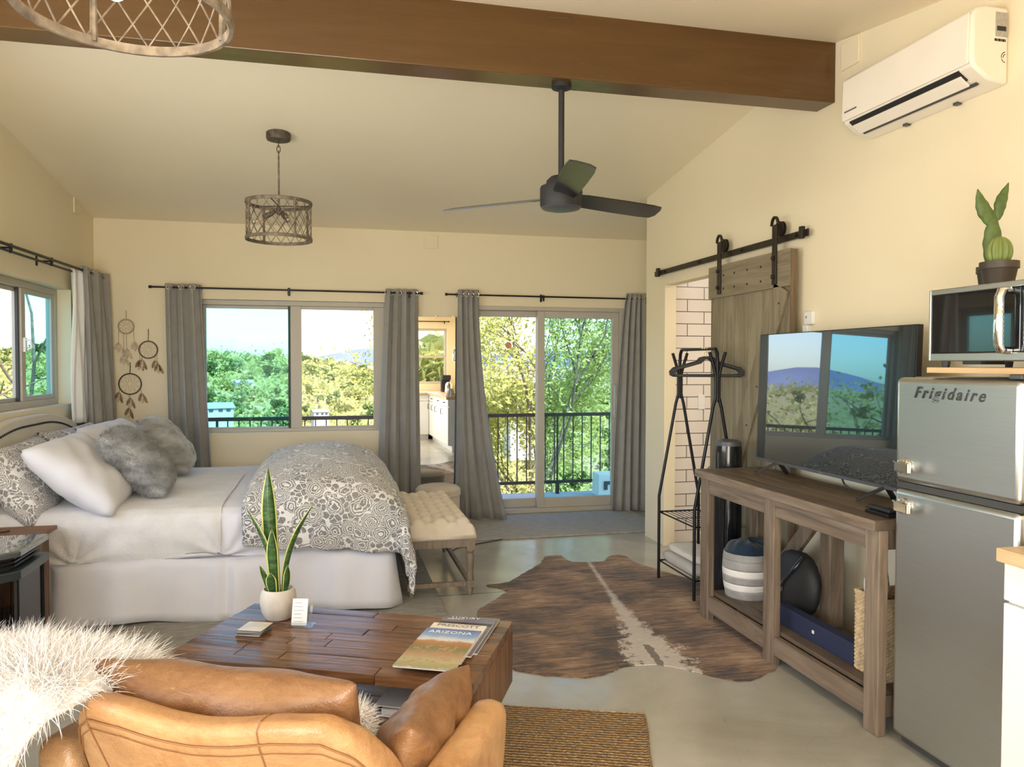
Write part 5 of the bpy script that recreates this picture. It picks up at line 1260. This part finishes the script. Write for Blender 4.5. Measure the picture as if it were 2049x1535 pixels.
bk = thing('striped_basket','grey and white striped rope basket on the console shelf','basket',(2.335,3.965,.166))
zz = [.0,.045,.085,.125,.165,.215,.255]; bm_g = cloth('grey_rope', (.36,.35,.345), .95, 220, .5, .3); bm_w = cloth('white_rope', (.80,.78,.75), .95, 220, .4, .04)
rr_ = lambda z: .122+.018*math.sin(math.pi*min(1,z/.255)*.8)
for k in range(6):
    a_, b_ = zz[k], zz[k+1]; pr = [(rr_(a_+(b_-a_)*q/4)+.0015*math.sin(q*3.1), a_+(b_-a_)*q/4) for q in range(5)]
    part(bk,'band',MB().lathe(pr,(2.335,3.965,.167),40,cap=(k == 0)),bm_w if k in (1,3) or k == 3 else bm_g,smooth='all',solid=.004,label='white band' if k in (1,3) else None)
def blk(i,j):
    t_ = 2*math.pi*i; s = j; r_ = .126*math.cos(s*math.pi/2)**.4*(1+.04*math.sin(3*t_+1)); return (2.335+r_*math.cos(t_), 3.965+r_*math.sin(t_),   .167+.235+.085*math.sin(s*math.pi/2)*(1+.12*math.sin(2*t_+.6))+.006*math.sin(9*t_))
solo('knit_blanket', MB().grid(blk,48,14,True), m_navy, 'navy blue knitted blanket stuffed into the striped basket', 'blanket', smooth='all', sub=1)
bg_ = thing('backpack','black bag slumped on the console shelf behind the middle leg','bag',(2.40,3.56,.166))
mb = MB().ball((2.40,3.575,.335),.180,22,(.42,1.0,.98)); mb.v = [(p[0]+.012*noise3(p,14),p[1]+.012*noise3(p,11),max(.1675,p[2]+.012*noise3(p,12))) for p in mb.v]
part(bg_,'body',mb,m_blackmatte,smooth='all'); part(bg_,'strap',MB().tube([(2.335,3.66,.22),(2.315,3.60,.33),(2.33,3.52,.43),(2.38,3.50,.50)],.012,6,flat=.4),m_blackgloss,smooth=True)
part(bg_,'buckle',MB().box(2.305,2.318,3.585,3.615,.30,.325),m_chrome)
nb = thing('navy_box','long flat navy blue box on the console shelf','box',(2.27,3.25,.166))
part(nb,'body',MB().box(2.24,2.30,2.92,3.50,.1665,.262),m_navybox,bevel=.003); part(nb,'logo_mark',MB().box(2.238,2.2405,3.20,3.215,.21,.225),m_paper)
wk = thing('wicker_basket','tall tan wicker basket at the right end of the console shelf','basket',(2.34,2.80,.166))
mb = MB(); X0,X1,Y0_,Y1_ = 2.235,2.44,2.722,2.90
def wick(i,j):
    per = [(X0,Y0_),(X1,Y0_),(X1,Y1_),(X0,Y1_),(X0,Y0_)]; t_ = i*4; q = min(3,int(t_)); f = t_-q; x = per[q][0]*(1-f)+per[q+1][0]*f; y = per[q][1]*(1-f)+per[q+1][1]*f
    o = .0035*math.sin(i*4*40)*(1 if int(j*40)%2 else -1); nx, ny = ((0,-1),(1,0),(0,1),(-1,0))[q]; return (x+nx*o, y+ny*o, .168+.34*j)
part(wk,'weave',MB().grid(wick,321,41),m_wicker,smooth=False,solid=.006)
part(wk,'rim',MB().tube([(X0,Y0_,.51),(X1,Y0_,.51),(X1,Y1_,.51),(X0,Y1_,.51)],.008,6,closed=True),m_wicker); part(wk,'bottom',MB().box(X0+.006,X1-.006,Y0_+.006,Y1_-.006,.1665,.174),m_wicker)
solo('paper_sheaf', MB().box(2.26,2.36,2.85,2.88,.175,.565), m_paper, 'white papers standing in the tall wicker basket', 'papers', bevel=.002)

ht = thing('tower_heater','glossy black tower heater standing between clothes rack and console table','heater',(2.38,4.275,0))
part(ht,'base',MB().lathe([(.10,0),(.10,.02),(.085,.03)],(2.38,4.275,0),28),m_blackmatte,smooth=True)
part(ht,'body',MB().lathe([(.075,.03),(.082,.10),(.082,.96),(.078,1.00)],(2.38,4.275,0),28),m_blackgloss,smooth=True)
part(ht,'top_cap',MB().lathe([(.078,1.00),(.074,1.025),(.05,1.035),(.01,1.037)],(2.38,4.275,0),28),m_darkgrey,smooth=True)
part(ht,'display',MB().box(2.299,2.305,4.25,4.29,.86,.96),m_darkgrey); mb = MB()
for k in range(14): mb.tube([(2.38-.0835*math.cos(R(-60+k*9.2)),4.275+.0835*math.sin(R(-60+k*9.2)),.14),(2.38-.0835*math.cos(R(-60+k*9.2)),4.275+.0835*math.sin(R(-60+k*9.2)),.80)],.0022,4)
part(ht,'grille',mb,m_blackmatte)

rk = thing('garment_rack','black metal clothes rack with hooks and two wire shelves beside the barn door','clothes rack',(2.37,4.67,0))
for y in (4.94,4.405):
    for sg in (-1,1):
        x = 2.37; pts = [(x+sg*.150,y,0),(x+sg*.150,y,.58),(x+sg*.030,y,1.22),(x+sg*.011,y,1.29),(x+sg*.011,y,1.43),(x+sg*.030,y,1.50),(x+sg*.055,y,1.575)]
        part(rk,'leg',MB().tube(pts,.0105,10),m_blackmetal,smooth=True)
    inn = y-.03 if y > 4.7 else y+.03
    part(rk,'upright',MB().tube([(2.37,y,1.26),(2.37,y,1.52),(2.37,y+(inn-y)*.25,1.57),(2.37,y+(inn-y)*.8,1.592),(2.37,inn,1.597)],.0115,10),m_blackmetal,smooth=True)
part(rk,'top_bar',MB().tube([(2.37,4.435,1.597),(2.37,4.91,1.597)],.0095,10),m_blackmetal,smooth=True)
for z in (.13,.47):
    sh = part(rk,'wire_shelf',MB().tube([(2.222,4.40,z),(2.222,4.945,z)],.006,6).tube([(2.518,4.40,z),(2.518,4.945,z)],.006,6).tube([(2.222,4.405,z),(2.518,4.405,z)],.006,6).tube([(2.222,4.94,z),(2.518,4.94,z)],.006,6),m_blackmetal)
    for k in range(1,9): part(sh,'shelf_wire',MB().tube([(2.222+.296*k/9,4.405,z+.004),(2.222+.296*k/9,4.94,z+.004)],.0025,5),m_blackmetal,top=rk)
hg0 = None
def hanger(label, y, yaw):
    h = thing('clothes_hanger',label,'hanger',(2.37,y,1.597),yaw,'hangers on the clothes rack')
    A = [(-.215,-.165),(-.218,-.148),(-.20,-.128),(-.05,-.085),(-.03,-.062),(0,-.055),(.03,-.062),(.05,-.085),(.20,-.128),(.218,-.148),(.215,-.165),(.20,-.172),(-.20,-.172)]
    mb = MB(); mb.tube([(p[0],0,p[1]) for p in A],.0095,8,closed=True,flat=.55); part(h,'frame',mb,m_blackmatte,world=False,smooth=True)
    mb = MB().tube([(0,0,-.058),(0,0,-.02)]+[(.016*math.sin(R(a)),0,-.004-.0+.016*math.cos(R(a))-.0) for a in range(150,-100,-25)],.0028,6); part(h,'hook',mb,bpy.data.materials['ivory_hook'] if 'ivory_hook' in bpy.data.materials else M('ivory_hook',(.70,.60,.36),.4),world=False,smooth=True)
    return h
for k, (y, yw, lb) in enumerate(((4.52,R(-20),'black velvet hanger on the rack bar, nearest the console table'),(4.55,R(-24),'black velvet hanger in the middle of the three on the rack bar'),(4.58,R(-28),'black velvet hanger on the rack bar, nearest the bathroom opening'))): hanger(lb,y,yw)
def towel(label, c, sz, mat, nm='folded_towel'):
    mb = MB(); 
    def f(i,j):
        t_ = 2*math.pi*i; e = .35; ca, sa = math.cos(t_), math.sin(t_); x = sz[0]/2*math.copysign(abs(ca)**e,ca); z = sz[2]/2*math.copysign(abs(sa)**.6,sa)+sz[2]/2
        k = 1-.12*(2*j-1)**4
        return (c[0]+x*k+.006*noise3((x*9,j*5,z*9)), c[1]+(j-.5)*sz[1], c[2]+z*(.97+.03*math.cos(j*9)))
    mb.grid(f,40,14,True); n0 = 40; mb.f.append(tuple(range(n0))); mb.f.append(tuple(13*n0+k for k in range(n0))[::-1])
    return solo(nm, mb, mat, label, 'towel', 'towels on the clothes rack', smooth='all')
towel('grey ribbed towel folded on the lowest wire shelf of the clothes rack',(2.355,4.69,.141),(.25,.46,.065),m_towel)
towel('pale towel folded on top of the grey towel on the clothes rack',(2.375,4.70,.208),(.22,.42,.05),m_towel2)

# bathroom bits seen through the opening
tp_ = thing('toilet_roll_stand','chrome stand with a white paper roll in the bathroom opening','toilet roll stand',(2.95,5.62,0))
part(tp_,'base',MB().lathe([(.085,0),(.085,.012),(.02,.02)],(2.95,5.62,0),24),m_chrome,smooth=True); part(tp_,'pole',MB().tube([(2.95,5.62,.015),(2.95,5.62,.66),(2.955,5.60,.68),(2.97,5.56,.685),(3.07,5.52,.685)],.009,8),m_chrome,smooth=True)
part(tp_,'paper_roll',MB().lathe([(.02,-.05),(.055,-.05),(.057,-.03),(.057,.03),(.055,.05),(.02,.05)],(3.02,5.54,.66),24,ax='x'),m_paper,smooth=True)
part(tp_,'second_pole',MB().tube([(2.975,5.64,.015),(2.975,5.64,.58)],.006,6),m_chrome); part(tp_,'spare_cup',MB().lathe([(.07,.02),(.085,.03),(.095,.13),(.092,.13),(.08,.035)],(2.95,5.62,0),24,cap=False),m_clear,smooth=True)
rug('bath_mat','small grey mat on the floor inside the bathroom opening',((2.80,5.05),(3.6,5.05),(3.6,5.48),(2.80,5.48)),.012,m_bedrug,0)
solo('wall_switch', MB().box(3.00,3.06,5.895,5.905,1.12,1.24), m_white, 'white switch plate on the bathroom tiles behind the rack', 'light switch', bevel=.003)

# refrigerator
FX, FY0, FY1 = 2.155, 2.012, 2.580
fr = thing('refrigerator','retro brushed steel two door refrigerator at the right of the console table','refrigerator',(2.42,2.29,0))
part(fr,'cabinet',MB().box(2.225,2.652,FY0+.004,FY1-.004,.03,1.452),m_fridgeside,bevel=.012)
for (za,zb,nm) in ((.045,1.018,'door'),(1.042,1.45,'freezer_door')):
    d = part(fr,nm,MB().box(FX,2.222,FY0,FY1,za,zb),m_steel,smooth=True); b = d.modifiers.new('bevel','BEVEL'); b.width = .022; b.segments = 4; b.limit_method = 'ANGLE'
    hz = zb-.065 if nm == 'door' else za+.065
    def hb(a,b_,c,d_,e,f_): return MB().box(a,b_,c,d_,e,f_)
    h = part(d,'handle',MB().prism([(FX-.002,FY1-.022),(FX-.024,FY1-.018),(FX-.042,FY1-.05),(FX-.048,FY1-.125),(FX-.036,FY1-.132),(FX-.022,FY1-.085),(FX-.002,FY1-.08)],hz-.019,hz+.019),m_chrome,bevel=.004,top=fr)
    part(d,'latch_plate',MB().lathe([(.034,-.001),(.031,-.012),(.018,-.020)],(FX,FY1-.060,hz),20,ax='x'),m_chrome,smooth=True,top=fr)
    if nm == 'freezer_door':
        letters(d,'Frigidaire',.060,M('chrome_letter_grey',(.10,.10,.11),.25,.6),frame_m((FX-2.42-.0015,FY1-.10-2.29,1.375),(0,-1,-.012),(0,0,1)),shear=.42,space=1.36,extrude=.002,offset=.0012,name='brand_lettering')
part(fr,'door_gap',MB().box(FX+.012,2.224,FY0+.003,FY1-.003,1.018,1.042),m_gasket)
part(fr,'hinge',MB().box(FX+.01,2.26,FY0+.01,FY0+.06,1.452,1.468),m_darkgrey,bevel=.003); part(fr,'kickplate',MB().box(2.19,2.64,FY0+.02,FY1-.02,.012,.045),m_gasket)
for x in (2.24,2.60):
    for y in (FY0+.05,FY1-.05): part(fr,'foot',MB().lathe([(.018,0),(.018,.03)],(x,y,0),10),m_gasket)
solo('wood_board', MB().box(2.16,2.50,1.92,2.425,1.4685,1.489), m_butcher, 'pale wooden board between the refrigerator top and the microwave', 'board', bevel=.002)
mw = thing('microwave','black and steel microwave oven on top of the refrigerator','microwave',(2.33,2.17,1.49))
MY0, MY1 = 1.93, 2.405
part(mw,'case',MB().box(2.172,2.50,MY0,MY1,1.512,1.772),m_fridgeside,bevel=.006)
part(mw,'front_frame',rect_frame(MB(),'x',2.148,2.172,MY0,MY1,1.512,1.772,.010,.028,.020),m_steel,bevel=.003)
dr = part(mw,'door',MB().box(2.152,2.171,2.02,MY1-.010,1.54,1.752),M('dark_oven_glass',(.012,.012,.013),.04,var=.02,Coat_Weight=.6,Coat_Roughness=.0),bevel=.004)
part(dr,'handle',MB().tube([(2.150,2.062,1.742),(2.118,2.062,1.738),(2.110,2.062,1.72),(2.110,2.062,1.565),(2.118,2.062,1.548),(2.150,2.062,1.545)],.013,10,flat=1.3),m_chrome,smooth=True,top=mw)
cp = part(mw,'control_panel',MB().box(2.152,2.171,MY0+.01,2.018,1.54,1.752),m_blackgloss,bevel=.003)
mb = MB()
for r_ in range(9):
    for c_ in range(3): mb.box(2.1505,2.1525,1.992-.021*c_,2.006-.021*c_,1.566+.016*r_,1.574+.016*r_)
part(cp,'key_marks',mb,m_paper,top=mw)
for x in (2.19,2.47):
    for y in (MY0+.04,MY1-.04): part(mw,'foot',MB().lathe([(.012,0),(.015,.022)],(x,y,1.4895),10),m_gasket)
part(mw,'underside_vent',MB().box(2.20,2.30,2.22,2.30,1.50,1.512),m_gasket)

m_cact = M('cactus_green', (.085,.135,.035), .55, var=.3, scale=30, bump=.25, bscale=60); m_cact2 = M('barrel_cactus_green', (.16,.21,.055), .55, var=.25, scale=20)
def pot(root, c, r, h):
    part(root,'pot',MB().lathe([(r*.72,0),(r*.90,h*.70),(r*.92,h*.72),(r*1.0,h*.72),(r*1.0,h),(r*.93,h),(r*.88,h*.86)],c,32,cap=True),m_darkpot,smooth=True); part(root,'soil',MB().lathe([(r*.90,h*.86),(.002,h*.87)],c,20,cap=False),m_soil)
c1 = (2.295,2.245,1.7735); k1 = thing('barrel_cactus','round ribbed cactus in the larger brown pot on the microwave','cactus',c1); pot(k1,c1,.062,.088)
def barrel(i,j):
    t_ = 2*math.pi*i; p = math.pi*(j*.97+.02); r_ = .039*math.sin(p)*(1+.10*math.cos(11*t_)); return (c1[0]+r_*math.cos(t_), c1[1]+r_*math.sin(t_), c1[2]+.125-.052*math.cos(p))
part(k1,'stem',MB().grid(barrel,88,18,True),m_cact2,smooth='all')
c2 = (2.375,2.368,1.7735); k2 = thing('column_cactus','tall paddle armed cactus in the smaller brown pot behind','cactus',c2); pot(k2,c2,.042,.088)
def pad(a, b, w, t_, seed):
    a, b = Vector(a), Vector(b); d = b-a; L = d.length; d.normalize(); ax = (rt_-d*rt_.dot(d)).normalized(); nn = d.cross(ax)
    def f(i,j):
        th = 2*math.pi*i; s = j; q = (math.sin(math.pi*(s**.8))**.6)*(.55+.45*math.sin(math.pi*min(1,s*.9+.1)))+.05*(1-s); r_ = w*q*(1+.05*math.sin(s*30+seed)); return tuple(a+d*L*s+ax*r_*math.cos(th)+nn*t_*q*math.sin(th)+ax*.006*math.sin(s*4+seed))
    return MB().grid(f,20,26,True)
part(k2,'stem',pad((c2[0],c2[1],1.845),(c2[0]+.012,c2[1]-.015,2.075),.034,.020,1),m_cact,smooth='all')
part(k2,'arm',pad((2.378,2.362,2.000),(2.318,2.366,2.148),.026,.014,2),m_cact,smooth='all'); part(k2,'arm',pad((2.392,2.350,2.030),(2.436,2.352,2.175),.021,.012,3),m_cact,smooth='all')

# kitchen counter run
def cabinet(label, x0, x1, y0, y1, face, ndoor=1, drawer=True):
    b = thing('base_cabinet',label,'cabinet',((x0+x1)/2,(y0+y1)/2,0),0,'white kitchen base cabinets')
    part(b,'carcass',MB().box(x0+(.022 if face == 'x' else 0),x1,y0,y1-(.022 if face == 'y' else 0),.10,.889),m_white,bevel=.002)
    part(b,'plinth',MB().box(x0+(.07 if face == 'x' else 0),x1,y0,y1-(.07 if face == 'y' else 0),0,.10),m_white)
    a0, a1 = (y0,y1) if face == 'x' else (x0,x1); zt = .758 if drawer else .885
    def front(p,q,r,s,nm,hm):
        m_ = MB().box(x0,x0+.020,p,q,r,s) if face == 'x' else MB().box(p,q,y1-.020,y1,r,s)
        f = part(b,nm,m_,m_white,bevel=.003)
        c_ = (p+q)/2; zc_ = (r+s)/2 if nm == 'drawer' else s-.10
        hh = ((-.045,0),(.045,0)) if nm == 'drawer' else ((0,-.045),(0,.045))
        pts = [(hh[0][0],hh[0][1],0),(hh[0][0],hh[0][1],.028),(hh[1][0],hh[1][1],.028),(hh[1][0],hh[1][1],0)]
        if nm == 'door': c_ = p+.04
        pts = [((x0-p_[2]) if face == 'x' else c_+p_[0], (c_+p_[0]) if face == 'x' else y1+p_[2], zc_+p_[1]) for p_ in pts]
        part(f,'handle',MB().tube(pts,.006,8),m_blackmetal,top=b)
    if drawer: front(a0+.002,a1-.002,.768,.885,'drawer',0)
    for k in range(ndoor): front(a0+(a1-a0)*k/ndoor+.002,a0+(a1-a0)*(k+1)/ndoor-.002,.105,zt,'door',1)
    return b
cabinet('white base cabinet next to the refrigerator',2.035,2.65,1.30,1.955,'x')
cabinet('middle white base cabinet along the right wall',2.035,2.65,.62,1.295,'x')
cabinet('white base cabinet in the kitchen corner behind the camera',2.035,2.65,-.25,.615,'x',2)
cabinet('white base cabinet under the kitchen window',1.15,2.03,-.84,-.25,'y',2)
solo('worktop', MB().prism([(2.005,-.225),(2.005,1.955),(2.655,1.955),(2.655,-.845),(1.13,-.845),(1.13,-.225)],.890,.932), m_butcher, 'pale butcher block worktop beside the refrigerator', 'worktop', bevel=.003)
t = NT('checked_cloth'); v = t.coord(); x_ = t.node('ShaderNodeSeparateXYZ',{0:v}); 
ga = t.math('GREATER_THAN', t.math('SINE', t.math('MULTIPLY', t.math('ADD', x_.outputs[1], t.math('MULTIPLY',x_.outputs[0],.5)), 520.0)), .62); gb = t.math('GREATER_THAN', t.math('SINE', t.math('MULTIPLY', x_.outputs[2], 480.0)), .62)
t.bsdf(t.mix(t.math('MAXIMUM', ga, gb), (.80,.79,.78), (.05,.05,.06)), .9); m_check = t.m
def tow(i,j):
    t_ = 2*math.pi*i; r_ = .075*(1-.62*j**1.3)*(1+.12*math.sin(5*t_+j*2)+.06*math.sin(9*t_)); return (2.10+r_*math.cos(t_), 1.83+r_*math.sin(t_), .9335+.155*j-.012*j*j)
solo('dish_towel', MB().grid(tow,60,20,True), m_check, 'white and black checked cloth bunched on the worktop by the refrigerator', 'towel', smooth='all', solid=.003)
cf = thing('coffee_maker','black coffee maker on the worktop under the kitchen window, seen in the mirror','coffee maker',(2.42,-.55,.934))
part(cf,'body',MB().box(2.33,2.50,-.66,-.52,.934,1.26),m_blackmatte,bevel=.012); part(cf,'base',MB().box(2.33,2.50,-.52,-.40,.934,.97),m_blackmatte,bevel=.008); part(cf,'head',MB().box(2.33,2.50,-.52,-.40,1.17,1.27),m_blackmatte,bevel=.012)
fc = thing('kettle','silver kettle on the worktop near the refrigerator, seen in the mirror','kettle',(2.35,.20,.934))
part(fc,'body',MB().lathe([(.075,0),(.08,.02),(.065,.16),(.045,.20),(.01,.215)],(2.35,.20,.934),24),m_chrome,smooth=True); part(fc,'handle',MB().tube([(2.35,.27,.96),(2.35,.33,1.0),(2.35,.33,1.10),(2.35,.25,1.13)],.010,8),m_blackmatte,smooth=True)
rod('black curtain rod above the kitchen window, seen in the mirror',(1.40,-.78,2.36),(2.50,-.78,2.36),.009,(.06,.94),(0,-1,0))
